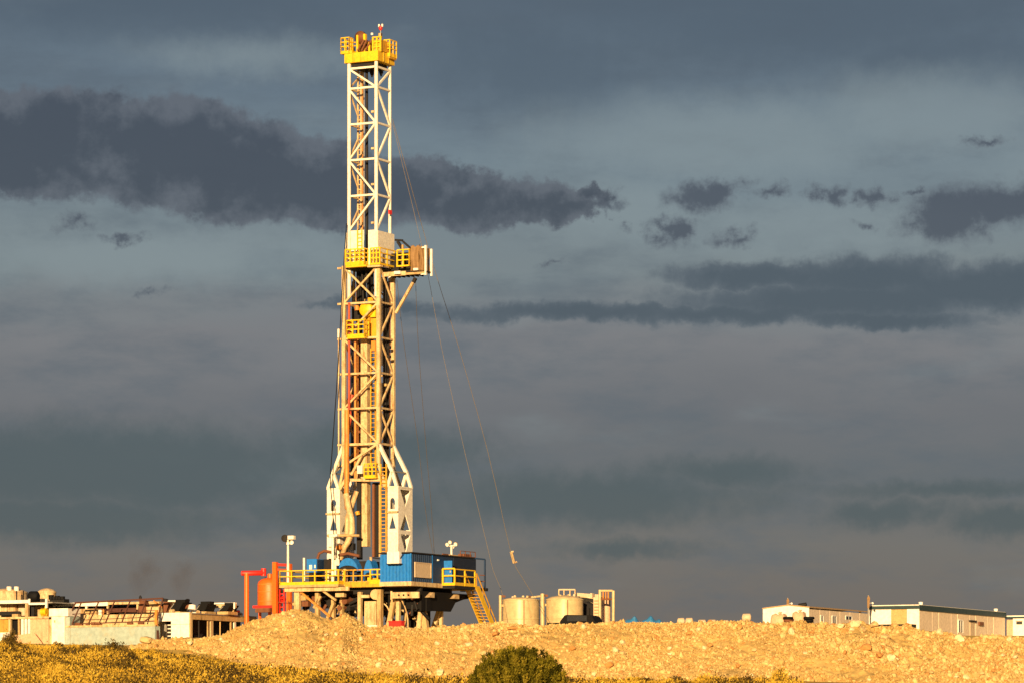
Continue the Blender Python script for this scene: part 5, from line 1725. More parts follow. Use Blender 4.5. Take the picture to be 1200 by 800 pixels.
# long tank body behind the handrail
lb = LF.thing('long_cream_tank', 'long cream tank body behind the rusty handrail', 'tank', (LF.f(130, 740, 1.0)[0], 1.0, 0))
ly = 1.0
x0, zt = LF.f(76, 722, ly); x1, _ = LF.f(183, 718, ly); zt2 = LF.f(130, 719.5, ly)[1]
nP = 6
for k in range(nP):
    a = x0 + (x1 - x0) * k / nP; b = x0 + (x1 - x0) * (k + 1) / nP - .025
    bx(lb, 'panel', cream, (a, b), (ly, ly + .08), (0, zt2))
bx(lb, 'core', tanp, (x0, x1), (ly + .05, ly + 2.4), (0, zt2 - .05))
bx(lb, 'upper_step', tanp, (LF.f(92, 714, 1.6)[0], LF.f(113, 714, 1.6)[0]), (1.6, 2.4), (zt2 - .047, LF.f(92, 713, 1.6)[1]))
tb(lb, 'white_drum', white, [LF.F(117.5, 720.5, 1.2), LF.F(117.5, 714, 1.2)], .17, 10)
br(lb, 'top_rail', drust, LF.F(121, 714, 1.3), LF.F(184, 716, 1.3), .24)
br(lb, 'rail_post', orpipe, LF.F(121.5, 722, 1.2), LF.F(121.5, 712, 1.2), .12)
# canopy over it
cn = LF.thing('flat_canopy', 'flat canopy with white edge beam over the long cream tank', 'canopy', (LF.f(120, 740, 3.2)[0], 3.2, 0))
x0, z0 = LF.f(61, 707, 3.2); x1, z1 = LF.f(186, 706, 3.2)
zc_ = LF.f(110, 706, 3.2)[1]
bx(cn, 'roof_slab', greyst, (x0, x1), (3.303, 6.3), (zc_ - .15, zc_))
bx(cn, 'edge_beam', white, (x0, LF.f(126, 706, 3.2)[0]), (3.2, 3.3), (zc_ - .25, zc_ + .06))
bx(cn, 'edge_beam', cream, (LF.f(126.3, 706, 3.2)[0], x1), (3.2, 3.3), (zc_ - .15, zc_ + .04))
for px in (62.5, 100, 125, 160, 185):
    x = LF.f(px, 710, 3.2)[0]; bx(cn, 'post', cream if px > 120 else whitep, (x - .08, x + .08), (3.31, 3.47), (0, zc_ - .153))
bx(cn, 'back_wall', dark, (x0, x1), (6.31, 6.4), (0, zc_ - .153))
bx(cn, 'rear_beam', drust, (x0 + 2, x1), (3.32, 3.45), (LF.f(110, 716.5, 3.3)[1], LF.f(110, 712.5, 3.3)[1]))
# brown boxes
for (pa, pb, yt, yb2, ly, lab, stack) in ((163, 169.5, 704, 717, .6, 'rust-brown box with a dark stack above the long cream tank', True), (191.5, 197, 705.5, 717, .7, 'rust-brown box left of the steep tilted shaker', False)):
    t = LF.thing('rusty_box', lab, 'box', (LF.f(pa, yb2, ly)[0], ly, LF.f(pa, yb2, ly)[1]), 'rust-brown boxes on the tanks')
    fbox(t, LF, 'body', rust, pa, pb, yt, yb2, ly, .6)
    fbox(t, LF, 'flange', rust, pa - .6, pb + .6, yt - 1, yt - .02, ly - .05, .7)
    if stack: tb(t, 'stack', dark, [LF.F(164.5, 703, ly + .3), LF.F(164.5, 699, ly + .3), LF.F(164.5, 697, ly + .3)], [.13, .12, .04], 8)
    else: tb(t, 'knob', dark, [LF.F(193.5, 704.5, ly + .3), LF.F(194, 701, ly + .3)], [.2, .24], 8)
# small cream machinery between
mm = LF.thing('cream_pump_unit', 'small cream pump unit between the two rust-brown boxes', 'pump', (LF.f(180, 716, .8)[0], .8, LF.f(180, 716, .8)[1]))
fbox(mm, LF, 'housing', cream, 171, 186, 710.5, 717, .8, .6)
tb(mm, 'motor', tanp, [LF.F(176, 708, 1), LF.F(188, 706.5, 1)], .2, 10)
br(mm, 'rail', orpipe, LF.F(180, 703, .7), LF.F(190, 711, .7), .09)

# white cabinet container
wc = LF.thing('white_cabinet', 'bright white tall cabinet with a horizontal seam left of the green tank', 'cabinet', (LF.f(68, 760, -1.8)[0], -1.8, 0))
ly = -1.8
a, zt = LF.f(57.5, 712.5, ly); b, zs = LF.f(80, 721.5, ly); c = LF.f(75.5, 720, ly)[0]
bx(wc, 'upper_panel', white, (a, b - .02), (ly, ly + 1.8), (zs + .012, zt))
bx(wc, 'lower_panel', white, (a + .25, c), (ly + .01, ly + 1.8), (0, zs - .012))
bx(wc, 'corner_strip', cream, (a, a + .24), (ly + .02, ly + 1.8), (0, zs - .012))
bx(wc, 'lock', dark, (a + .0, a + .22), (ly - .03, ly + .017), (zs - .22, zs - .05))
bx(wc, 'stain_plate', tanp, (a + .5, a + .62), (ly - .012, ly + .007), (zs - .5, zs - .3))
bx(wc, 'right_edge', palegreen, (c + .003, b - .05), (ly + .3, ly + 1.8), (0, zs - .012))

# two-storey tank house at the far left
th = LF.thing('tank_house', 'two-storey open tank house with white roof beam at the left picture edge', 'tank house', (LF.f(20, 760, 0)[0], 0, 0))
ly = -.4
XA = LF.f(-40, 720, ly)[0]; XB = LF.f(57, 720, ly)[0]
zd = LF.f(20, 722.5, ly)[1]; zr = LF.f(20, 702.5, ly)[1]
bx(th, 'deck_edge', cream, (XA, XB), (ly, ly + .12), (zd - .15, zd + .02))
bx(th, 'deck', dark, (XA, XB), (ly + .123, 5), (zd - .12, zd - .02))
xq = LF.f(34.5, 704, ly)[0]
bx(th, 'roof_beam', white, (XA, xq), (ly, ly + .12), (zr - .28, zr))
bx(th, 'roof', greyst, (XA, XB + .3), (ly + .123, 5), (zr - .3, zr - .2))
bx(th, 'roof_beam', white, (xq + .003, LF.f(58, 705, ly + .6)[0]), (ly - .05, ly + .1), (zr - .42, zr - .27))
bx(th, 'roof_post', white, (xq - .05, xq + .1), (ly - .06, ly - .003), (zr - .4, zr + .08))
xq2 = LF.f(54, 704, ly)[0]
bx(th, 'roof_post', white, (xq2 - .05, xq2 + .12), (ly - .06, ly + .1), (zr - .7, zr + .05))
for p0, p1 in ((29.5, 32.5), (-12, -9)):
    fbox(th, LF, 'upper_post', cream, p0, p1, 707, 722.4, ly, .25)
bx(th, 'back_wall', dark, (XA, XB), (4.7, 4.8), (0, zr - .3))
fbox(th, LF, 'dark_panel', dark, 33, 40, 706.5, 722.3, .3, .1)
# inner tanks seen between
for (pa, pb, yt, yb2, ly2, mt) in ((1, 8, 708, 716, 1.0, cream), (9, 18, 708, 716, 1.0, cream), (21.5, 29, 708.5, 721, 1.2, beige), (41, 51, 710, 722, 1.2, cream)):
    fbox(th, LF, 'inner_tank', mt, pa, pb, yt, yb2, ly2, 1.2)
fbox(th, LF, 'inner_beam', dark, -20, 23, 716.3, 721, .8, .15)
fbox(th, LF, 'valve', tanp, 14, 21, 719, 722.4, .2, .4)
# lower storey
ly = -.2
fbox(th, LF, 'lower_panel', ochre, -20, 4, 724.6, 741, ly, .08)
fbox(th, LF, 'lower_panel', ochre, 4.2, 9.6, 724.6, 741, ly + .02, .08)
fbox(th, LF, 'sill', white, -30, 11, 741, 770, ly - .4, .3)
for p0, p1, mt in ((9.8, 12.2, cream), (21, 23, tanp), (24.8, 27.5, white), (29, 31.2, white), (32.8, 35, white)):
    fbox(th, LF, 'lower_post', mt, p0, p1, 724.6, 770, ly - .1, .25)
fbox(th, LF, 'doorway', black, 12.4, 24.6, 724.6, 770, ly + .4, .1)
a = LF.f(35.2, 725, ly)[0]; b = LF.f(57, 725, ly)[0]
corr(th, 'pink_wall', pink, (a, ly), (b, ly), 0, zd - .16, .5, .04, (0, -1, 0))
MB().plate([[LF.f(9, 745, ly - .6), LF.f(40, 741, ly - .6), LF.f(52, 757, ly - .6), LF.f(12, 757, ly - .6)]], lambda x, z, t: (x, ly - .6 + t, z), .1).build('ramp', pink, th)
MB().plate([[LF.f(12, 744, ly - .65), LF.f(16, 748, ly - .65), LF.f(18, 753, ly - .65), LF.f(11, 750, ly - .65)]], lambda x, z, t: (x, ly - .65 + t, z), .03).build('ramp_hinge', black, th)
yp = LF.thing('yellow_pump', 'small yellow pump on the deck of the tank house', 'pump', (LF.f(52, 722, .3)[0], .3, zd))
tb(yp, 'body', yellow, [LF.F(49, 716.5, .3), LF.F(55, 716.5, .3)], .3, 12)
fbox(yp, LF, 'base', yellowr, 48, 55, 719, 722.5, .2, .5)
tb(yp, 'outlet', yellow, [LF.F(53, 715, .3), LF.F(54, 709, .3)], .1, 8)


# round tanks behind the tank house
def round_tank(fr, px0, px1, ytop, ly, label, mat=cream, ybase=0.0, dome=.35, group=None, name='round_tank', seams=()):
    xa, zt = fr.f(px0, ytop, ly); xb, _ = fr.f(px1, ytop, ly)
    r_ = (xb - xa) / 2 / math.cos(fr.ang) * 1.0
    # width on screen equals the diameter, whatever the frame angle
    w = (fr.o.y + ly) / F * (px1 - px0); r_ = w / 2
    cxp = (px0 + px1) / 2
    cx = fr.f(cxp, ytop, ly)[0]
    t = fr.thing(name, label, 'tank', (cx, ly, ybase), group)
    MB().lathe([(r_, ybase), (r_, zt)], cx, ly, 40).build('shell', mat, t)
    rf = MB().lathe([(r_ + .04, zt - .06), (r_ + .04, zt + .02), (r_ * .75, zt + dome * .6), (r_ * .3, zt + dome * .92), (0, zt + dome)], cx, ly, 40).build('roof', mat, t)
    for f_ in (.33, .66):
        zz = ybase + (zt - ybase) * f_
        MB().lathe([(r_ + .002, zz - .04), (r_ + .025, zz - .03), (r_ + .025, zz + .03), (r_ + .002, zz + .04)], cx, ly, 40).build('hoop', mat, t)
    for sx_ in seams:
        dx = (sx_ - cxp) * (fr.o.y + ly) / F
        wv_ = Vector((1, 0, 0)) * dx + Vector((0, -1, 0)) * math.sqrt(max(0, r_ * r_ - dx * dx))
        lx_, ly_ = wv_.dot(fr.ex), wv_.dot(fr.ey)
        bx(t, 'seam', rust, (cx + lx_ - .03, cx + lx_ + .03), (ly + ly_ - .03, ly + ly_ + .02), (ybase, zt - .07))
    return t, cx, zt, r_, rf


t, cx, zt, r_, rf = round_tank(LF, -14, 33, 694, 12.0, 'wide cream round tank behind the tank house at the left edge')
for (dx, dy) in ((-.3, -1.2), (.8, -1.0), (1.3, -.6)):
    tb(rf, 'hatch', whitep, [(cx + dx, 12 + dy, zt), (cx + dx, 12 + dy, zt + .45)], .22, 10)
for px in (19.5, 27.5):
    p = LF.F(px, 697, 10.2); br(t, 'ladder_stile', dark, p - Vector((0, 0, .6)), p + Vector((0, 0, .4)), .08)
round_tank(LF, 44, 66, 693.5, 12.5, 'smaller cream round tank behind the tank house')
dbx = LF.thing('dark_fan_unit', 'dark rounded fan unit between the two round cream tanks', 'fan unit', (LF.f(39, 702, 9)[0], 9, LF.f(39, 702, 9)[1]))
tb(dbx, 'housing', black, [LF.F(34, 698.5, 9), LF.F(36, 698.2, 9), LF.F(43, 698.2, 9), LF.F(45, 698.5, 9)], [.28, .45, .45, .28], 12)
fbox(dbx, LF, 'stand', dark, 36, 43, 699, 708, 9.2, .5)
dbx = LF.thing('dark_motor_row', 'row of dark motors right of the smaller round cream tank', 'motors', (LF.f(66, 704, 8.5)[0], 8.5, LF.f(66, 704, 8.5)[1]))
fbox(dbx, LF, 'base', dark, 58, 75, 701.5, 712, 8.5, .8)
for px, h in ((60, 696.5), (63.5, 699), (67, 697.5), (70, 699), (73, 698.2)):
    tb(dbx, 'motor', black, [LF.F(px, 702, 8.6), LF.F(px, h, 8.6)], .24, 8)

# ================================================================== tan tanks right of the rig
TF = Frame(650, 335.0, 8.6)
g_ = 'vertical tan tanks right of the rig'
A1, cx1, zt1, r1, rf1 = round_tank(TF, 588.5, 632.5, 703, 0, 'left tan tank nearest the yellow staircase', tancyl, 0, .28, g_, 'tan_tank', (614,))
A2, cx2, zt2, r2, rf2 = round_tank(TF, 640, 683.5, 702.5, -.5, 'middle tan tank with a handrail on its roof', tancyl, 0, .42, g_, 'tan_tank', (665,))
A3, cx3, zt3, r3, rf3 = round_tank(TF, 676, 706, 698.5, 4.5, 'tan tank mostly hidden behind the middle one', tancyl, 0, .2, g_, 'tan_tank')
dc = TF.thing('tank_shadow_block', 'dark block with a falling top edge standing for shadow right of the middle tan tank', 'container', (TF.f(690, 765, 2.2)[0], 2.2, 0))  # dark block put in for the shadow on the tank behind
pz_ = [TF.f(683, 704, 2.2), TF.f(696.5, 709, 2.2)]
MB().plate([[(pz_[0][0] - .6, 0), (pz_[1][0], 0), pz_[1], pz_[0], (pz_[0][0] - .6, pz_[0][1])]], lambda x, z, t: (x, 2.2 + t, z), 1.2).build('body', dark, dc)
bx(dc, 'shadow_block_bar', black, (pz_[1][0] - .5, pz_[1][0] - .42), (2.15, 2.197), (.2, pz_[1][1] - .2))
A4, cx4, zt4, r4, rf4 = round_tank(TF, 706.5, 715.5, 701.5, 1.5, 'slender brown tank between the two right-hand posts', pink, 0, .1, g_, 'tan_tank')
for rf_, cx_, zt_, ly_ in ((rf1, cx1, zt1 + .15, 0), (rf2, cx2, zt2 + .2, -.5)):
    for k in range(7):
        a = random.uniform(-1, 1); p = Vector((cx_ + a, ly_ + random.uniform(-.6, .6), zt_))
        tb(rf_, 'roof_fitting', random.choice((beige, tancyl, rust)), [p, p + Vector((random.uniform(-.1, .1), 0, random.uniform(.1, .3)))], .12, 8)
# handrail above the middle tank
a = TF.F(655, 700, .6); b = TF.F(674, 700, .6)
for q in (a, b, TF.F(661, 700, .6), TF.F(668, 700, .6)):
    br(rf2, 'handrail_post', cream, q, q + Vector((0, 0, .75)), .09)
br(rf2, 'handrail', beige, a + Vector((0, 0, .75)), b + Vector((0, 0, .75)), .12)
# posts
pf_ = TF.thing('tank_pipe_frame', 'tan upright pipes and frame standing between and beside the tan tanks', 'pipe frame', (TF.f(650, 760, -2)[0], -2, 0))
for (p0, p1, y0, l) in ((584.5, 588, 697, -1.4), (633.3, 638, 695, -1.9), (701.3, 704.8, 690.5, -1.0), (717, 720.5, 691.5, -1.0)):
    a, z = TF.f((p0 + p1) / 2, y0, l); w = (p1 - p0) / 2 / F * 335
    tb(pf_, 'upright', tancyl, [(a, l, 0), (a, l, z)], w, 12)
for y in (691.5, 701.5):
    br(pf_, 'cross_bar', tancyl if y < 700 else rust, TF.F(704, y, -1.0), TF.F(718, y, -1.0), .16)
for px in (707, 710, 713):
    br(pf_, 'gate_bar', orpipe, TF.F(px, 701, -.95), TF.F(px, 692, -.95), .1)
for (a, b, y) in ((588, 592, 698), (637, 642, 697), (588, 590, 709), (637, 641, 708)):
    br(pf_, 'pipe_arm', rust if y < 700 else tancyl, TF.F(a, y, -1.4), TF.F(b, y + .5, -1.2), .2)
br(pf_, 'catwalk', tancyl, TF.F(620, 699.5, 1.5), TF.F(634, 698, 1.5), .15)
br(pf_, 'catwalk', beige, TF.F(676, 696, 1.5), TF.F(702, 698, 1.5), .3)
# stacked container with ladder
ct = TF.thing('pale_container', 'pale container with ladder steps right of the middle tan tank', 'container', (TF.f(700, 760, .5)[0], .5, 0))
fbox(ct, TF, 'body', beige, 695.5, 703, 699, 765, .3, 2.0)
for k in range(6):
    fbox(ct, TF, 'step', tancyl, 696, 701.5, 702.5 + k * 3.6, 703.4 + k * 3.6, .1, .2)
fbox(ct, TF, 'pipe_box', beige, 691.5, 694, 694.5, 700, .6, .4)
# black solid added in place of the doghouse shadow on the middle tank
dk = TF.thing('doghouse_shadow_shape', 'black low solid with sloping ends standing for the doghouse shadow on the middle tan tank', 'shadow shape', (TF.f(677, 765, -9)[0], -9, 0))
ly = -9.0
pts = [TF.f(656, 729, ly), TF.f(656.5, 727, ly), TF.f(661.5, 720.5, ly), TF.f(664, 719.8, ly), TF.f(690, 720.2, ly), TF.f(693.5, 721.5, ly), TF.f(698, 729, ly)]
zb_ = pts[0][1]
MB().plate([pts], lambda x, z, t: (x, ly + t, z), 1.6).build('shadow_shape_top', black, dk)  # outline of the cast shadow, built as a black solid
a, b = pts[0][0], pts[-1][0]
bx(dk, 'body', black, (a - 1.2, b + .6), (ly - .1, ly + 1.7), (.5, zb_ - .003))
for x in (a - .4, b - .2):
    for y in (ly - .12, ly + 1.5):
        o = MB().lathe([(0, -.12), (.28, -.12), (.38, -.08), (.38, .08), (.28, .12), (0, .12)], n=20).build('shadow_shape_disc', black, dk)
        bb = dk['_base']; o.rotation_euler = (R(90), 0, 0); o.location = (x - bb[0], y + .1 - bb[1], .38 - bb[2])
bx(dk, 'shadow_shape_pane', dglass, (pts[2][0] + .25, pts[4][0] - .2), (ly - .015, ly - .002), (zb_ + .12, pts[2][1] - .05))


# ================================================================== tarpaulin piles and far crates
def tarp_heap(px0, px1, ytop, ly, label, mat, seed, Y0=330.0, group=None, name='tarpaulin_pile'):
    rg = np.random.default_rng(seed)
    x0, x1 = (px0 - 600) / F * Y0, (px1 - 600) / F * Y0
    zt = EYE + (HOR - ytop) / F * Y0; nx, ny = 36, 10
    ph = rg.uniform(0, 6, 5)
    vs = []; fs = []
    for j in range(ny + 1):
        for i in range(nx + 1):
            u_ = i / nx; w_ = j / ny
            env = (max(0, math.sin(math.pi * u_)) ** .18) * (max(0, math.sin(math.pi * w_)) ** .5)
            h = (zt - 8.6) * env * (1 + .06 * math.sin(11 * u_ + ph[0]) + .05 * math.sin(23 * u_ + ph[1]) * math.cos(7 * w_) + .03 * math.sin(41 * u_ + ph[2]))
            vs.append((x0 + (x1 - x0) * u_, Y0 - 1.5 + 3 * w_, 8.55 + h))
    for j in range(ny):
        for i in range(nx):
            q = j * (nx + 1) + i; fs.append((q, q + 1, q + nx + 2, q + nx + 1))
    o = MB().add(vs, fs, False).build(name, mat)
    b = Vector(((x0 + x1) / 2, Y0, 8.6))
    for v in o.data.vertices: v.co -= b
    o.location = b
    return tag(o, label, 'tarpaulin' if 'tarp' in name else 'pile', group)


tarp_heap(722, 784, 722.5, 0, 'crumpled blue tarpaulin pile on the pad right of the tan tanks', bluetarp, 4)
tarp_heap(718, 735, 727.3, 0, 'small dark blue tarpaulin heap beside the right tan post', M('dark_blue_tarpaulin', (.02, .08, .2), .6), 9, 328)


def sack_pile(px0, px1, ytop, Y0, label, rows=2, mat=beige):
    fr = Frame((px0 + px1) / 2, Y0, 8.6, 12)
    t = fr.thing('sack_pallet', label, 'pallet of sacks', (0, 0, 0), 'pallets of sacks along the pad')
    a, zt = fr.f(px0, ytop, 0); b, _ = fr.f(px1, ytop, 0)
    n = max(2, int((b - a) / .75)); nr = 5
    bx(t, 'pallet', wood, (a, b), (-.1, 1.1), (0, .14))
    hh = (zt - .14) / nr
    for r_ in range(nr):
        for k in range(n):
            w = (b - a) / n
            p = Vector((a + w * (k + .5) + random.uniform(-.06, .06), .5 + random.uniform(-.05, .05), .14 + hh * (r_ + .5)))
            if r_ == nr - 1 and random.random() < .25: continue
            tb(t, 'sack', mat, [p - Vector((w * .47, 0, 0)), p - Vector((w * .36, 0, 0)), p + Vector((w * .36, 0, 0)), p + Vector((w * .47, 0, 0))], [hh * .2, hh * .55, hh * .55, hh * .2], 8)


sack_pile(792, 811, 723.5, 322, 'low pallet of pale sacks right of the blue tarpaulin')
sack_pile(817, 838, 725.5, 324, 'lowest long pallet of pale sacks in the middle')
sack_pile(842, 853, 726, 324, 'narrow low pallet of sacks left of the tall stack')
sack_pile(857, 880, 718.5, 320, 'tall stack of tan sacks left of the gabled trailer')

# ================================================================== camp trailers
def gabled_trailer():
    fr = Frame(948, 330.0, 8.6, 27)
    t = fr.thing('gabled_trailer', 'white ended trailer with shallow gable roof left of the antenna', 'trailer', (-1.5, 0, 0))
    xa, za = fr.f(894, 713, 0); zm = fr.f(922, 709, 0)[1]; ze = fr.f(948, 711.5, 0)[1]
    xm = fr.f(924, 709, 0)[0]
    MB().plate([[(xa, 0), (0, 0), (0, ze), (xm, zm), (xa, za)]], lambda x, z, q: (x, q, z), .1).build('end_wall', white, t)
    Ln = fr.s(1019, 717, 0)[0]
    n = 12
    for k in range(n):
        a = .103 + (Ln - .103) * k / n; b = .103 + (Ln - .103) * (k + 1) / n - .03
        bx(t, 'side_panel', siding, (-.1, -.002 - .012 * (k % 2)), (a, b), (0, ze - .12))
    MB().plate([[(xa - .05, za), (xm, zm), (.08, ze), (.08, ze + .1), (xm, zm + .1), (xa - .05, za + .1)]], lambda x, z, q: (x, -.06 + q, z), Ln + .15).build('roof', M('tan_roof', (.42, .28, .15), .7), t)
    for (p0, p1, y0, y1) in ((961.5, 964.5, 721, 729), (975, 979.5, 721.5, 730), (991, 998, 721.5, 725)):
        y_a, zt = fr.s(p0, y0, 0); y_b, _ = fr.s(p1, y0, 0); zb = fr.s(p0, y1, 0)[1]
        w = bx(t, 'window', dglass, (-.01, .012), (y_a, y_b), (zb, zt))
        bx(w, 'frame', white, (.0, .05), (y_a - .06, y_a - .002), (zb - .05, zt + .05))
        bx(w, 'frame', white, (.0, .05), (y_b + .002, y_b + .06), (zb - .05, zt + .05))
        bx(w, 'frame', white, (.0, .05), (y_a, y_b), (zt + .002, zt + .08))
        bx(w, 'mullion', white, (.013, .03), ((y_a + y_b) / 2 - .03, (y_a + y_b) / 2 + .03), (zb, zt))
    for px in (954, 961, 1008):
        p = fr.S(px, 712 + (px - 954) * .08, -.3); tb(t, 'roof_vent', white, [p - Vector((0, 0, .2)), p + Vector((0, 0, .1))], .13, 8)
    p = fr.F(936, 709, 1)
    tb(t, 'roof_unit', dark, [p, p + Vector((.7, .1, .1))], .18, 8)
    return fr


gfr = gabled_trailer()


def antenna(px, ytop, ybot, Y, label, z=8.6, mat=tarp):
    fr = Frame(px, Y, z, 0)
    t = fr.thing('antenna_mast', label, 'antenna', (0, 0, 0), 'antenna masts by the trailers')
    zt = fr.f(px, ytop, 0)[1]; zb = fr.f(px, ybot, 0)[1]
    tb(t, 'pole', greyst, [(0, 0, 0), (0, 0, zt)], .06, 6)
    MB().plate([[(-.09, zb), (.06, zb), (.14, zt - .25), (.03, zt), (-.1, zt - .2)]], lambda x, zz, q: (x, -.1 + q, zz), .06).build('dish_panel', mat, t)
    tb(t, 'lamp', white, [(.3, 0, (zt + zb) / 2 - .15), (.42, 0, (zt + zb) / 2 - .1)], .1, 8)
    br(t, 'arm', greyst, (0, 0, (zt + zb) / 2 - .1), (.38, 0, (zt + zb) / 2 - .12), .04)


antenna(923, 700, 710, 332, 'small antenna behind the gabled trailer roof')
antenna(1017.5, 697, 712, 309, 'tall antenna panel at the left corner of the flat roofed trailer')

# brown rounded containers before the gabled trailer
for (p0, p1, yt, lab) in ((902, 921, 719, 'brown bulk bag in front of the white gable end'), (927, 943, 716.5, 'brown bulk bag below the gabled trailer corner')):
    fr = Frame((p0 + p1) / 2, 320, 8.6, 18)
    t = fr.thing('bulk_bag', lab, 'bulk bag', (0, 0, 0), 'brown bulk bags by the gabled trailer')
    a, zt = fr.f(p0, yt, -.5); b, _ = fr.f(p1, yt, -.5)
    m = MB()
    w, d = (b - a), 1.3
    prof = [(.46, 0), (.5, .3), (.52, .6), (.5, .85), (.44, .97), (.25, 1.0)]
    for (f0, h0), (f1, h1) in zip(prof[:-1], prof[1:]):
        pass
    vs = []; n = 20
    for f_, h in prof:
        for k in range(n):
            th_ = 2 * math.pi * k / n
            c_, s_ = math.cos(th_), math.sin(th_)
            sq = 1 / max(abs(c_), abs(s_)) ** .7
            vs.append(((a + b) / 2 + f_ * w * c_ * sq * .98, f_ * d * s_ * sq, zt * h * (1 + .02 * math.sin(5 * th_))))
    fs = [(j * n + k, j * n + (k + 1) % n, (j + 1) * n + (k + 1) % n, (j + 1) * n + k) for j in range(len(prof) - 1) for k in range(n)]
    fs.append(tuple(range((len(prof) - 1) * n, len(prof) * n)))
    MB().add(vs, fs, True).build('bag', pink, t)
    tb(t, 'spout', pink, [((a + b) / 2, 0, zt), ((a + b) / 2 + .1, 0, zt + .12), ((a + b) / 2 + .1, 0, zt + .2)], [.2, .1, .16], 10)
for (p0, p1, yt, lab) in ((918, 927, 720.5, 'dark coiled hose between the brown bulk bags'), (942, 952, 722.5, 'dark coiled hose right of the brown bulk bags')):
    fr = Frame((p0 + p1) / 2, 319, 8.6, 18)
    t = fr.thing('hose_coil', lab, 'hose', (0, 0, 0), 'dark hose coils')
    a, zt = fr.f(p0, yt, -.5); b, _ = fr.f(p1, yt, -.5); R_ = (b - a) / 2
    k = 0; z = .12
    while z < zt:
        rr_ = R_ * (1 - .1 * (k % 3))
        pts = [((a + b) / 2 + rr_ * math.cos(q), -.2 + rr_ * math.sin(q), z) for q in [2 * math.pi * j / 18 for j in range(19)]]
        tb(t, 'coil', random.choice((black, dark, rust)), pts, .13, 6)
        z += .24; k += 1


def flat_trailer():
    fr = Frame(1077, 310.0, 8.6, 27)
    t = fr.thing('flat_roofed_trailer', 'long beige trailer with dark roof band and white end with plywood door', 'trailer', (-2, 0, 0))
    xa = fr.f(1018.5, 712, 0)[0]; zr_ = fr.f(1077, 708, 0)[1]; zt = fr.f(1077, 712.8, 0)[1]
    d0 = fr.f(1044.5, 715, 0)[0]; d1 = fr.f(1062.5, 715, 0)[0]
    bx(t, 'end_panel', white, (xa, d0 - .02), (0, .1), (0, zt))
    bx(t, 'end_panel', white, (d1 + .02, 0), (0, .1), (0, zt))
    dr = bx(t, 'plywood_door', wood, (d0, d1), (-.03, .08), (.0, zt - .02))
    for k in range(3):
        z = zt - .55 - k * .5
        bx(dr, 'batten', tanp, (d0 + .1 + .1 * (k % 2), d0 + .75 + .2 * (k % 2)), (-.05, -.033), (z, z + .05))
    Ln = fr.s(1178, 720, 0)[0]
    n = 14
    for k in range(n):
        a = .103 + (Ln - .103) * k / n; b = .103 + (Ln - .103) * (k + 1) / n - .05
        bx(t, 'side_panel', siding, (-.1, -.004 + .02 * ((k * 7) % 3 == 0)), (a, b), (0, zt - .02))
    bx(t, 'side_core', siding, (-.16, -.05), (.11, Ln - .01), (0, zt - .03))
    bx(t, 'roof_band', teal, (xa - .04, .05), (-.05, Ln + .05), (zt + .003, zr_ - .06))
    bx(t, 'roof', whitep, (xa - .08, .02), (-.08, Ln + .02), (zr_ - .057, zr_ + .02))
    bx(t, 'back_wall', siding, (xa, xa + .1), (.103, Ln), (0, zt))
    bx(t, 'far_end', siding, (xa + .103, -.17), (Ln - .1, Ln - .003), (0, zt))
    bx(t, 'roof_band_side', teal, (.053, .09), (-.05, Ln + .05), (zt - .12, zr_ - .02))
    # side openings
    for (p0, p1, y0, y1) in ((1123, 1127.8, 726.5, 740),):
        y_a, z1 = fr.s(p0, y0, 0); y_b, _ = fr.s(p1, y0, 0); z0 = fr.s(p0, y1, 0)[1]
        w = bx(t, 'window', dglass, (-.003, .03), (y_a, y_b), (z0, z1))
        for (ya_, yb_2) in ((y_a - .14, y_a - .003), (y_b + .003, y_b + .1)):
            bx(w, 'frame', white, (.0, .07), (ya_, yb_2), (z0 - .05, z1 + .05))
        bx(w, 'frame', white, (.0, .07), (y_a, y_b), (z1 + .003, z1 + .1))
        bx(w, 'mullion', white, (.032, .06), ((y_a + y_b) / 2 - .04, (y_a + y_b) / 2 + .04), (z0, z1))
    y_a, z1 = fr.s(1136.5, 726.5, 0); y_b, _ = fr.s(1141, 726.5, 0)
    d = bx(t, 'door', beige, (.018, .05), (y_a, y_b), (0, z1 - .1))
    bx(d, 'hood', dark, (.02, .2), (y_a - .3, y_b + .3), (z1 - .09, z1 + .03))
    bx(d, 'handle', dark, (.052, .1), (y_b - .25, y_b - .12), (1.0, 1.1))
    y_a, z1 = fr.s(1146, 728, 0); y_b, _ = fr.s(1150.5, 728, 0)
    bx(t, 'air_conditioner', rust, (.02, .2), (y_a, y_b), (z1 - .3, z1))
    for px in (1079, 1167):
        y_, z_ = fr.s(px, 715, -.4); tb(t, 'roof_vent', white, [(-.4, y_, zr_), (-.4, y_, zr_ + .28)], [.16, .2], 8)
    # dark step
    bx(t, 'door_mat', dark, (d0 - .9, d1 + .9), (-1.5, -.1), (fr.f(1050, 731, -1)[1] - .3, fr.f(1050, 731, -1)[1]))


flat_trailer()


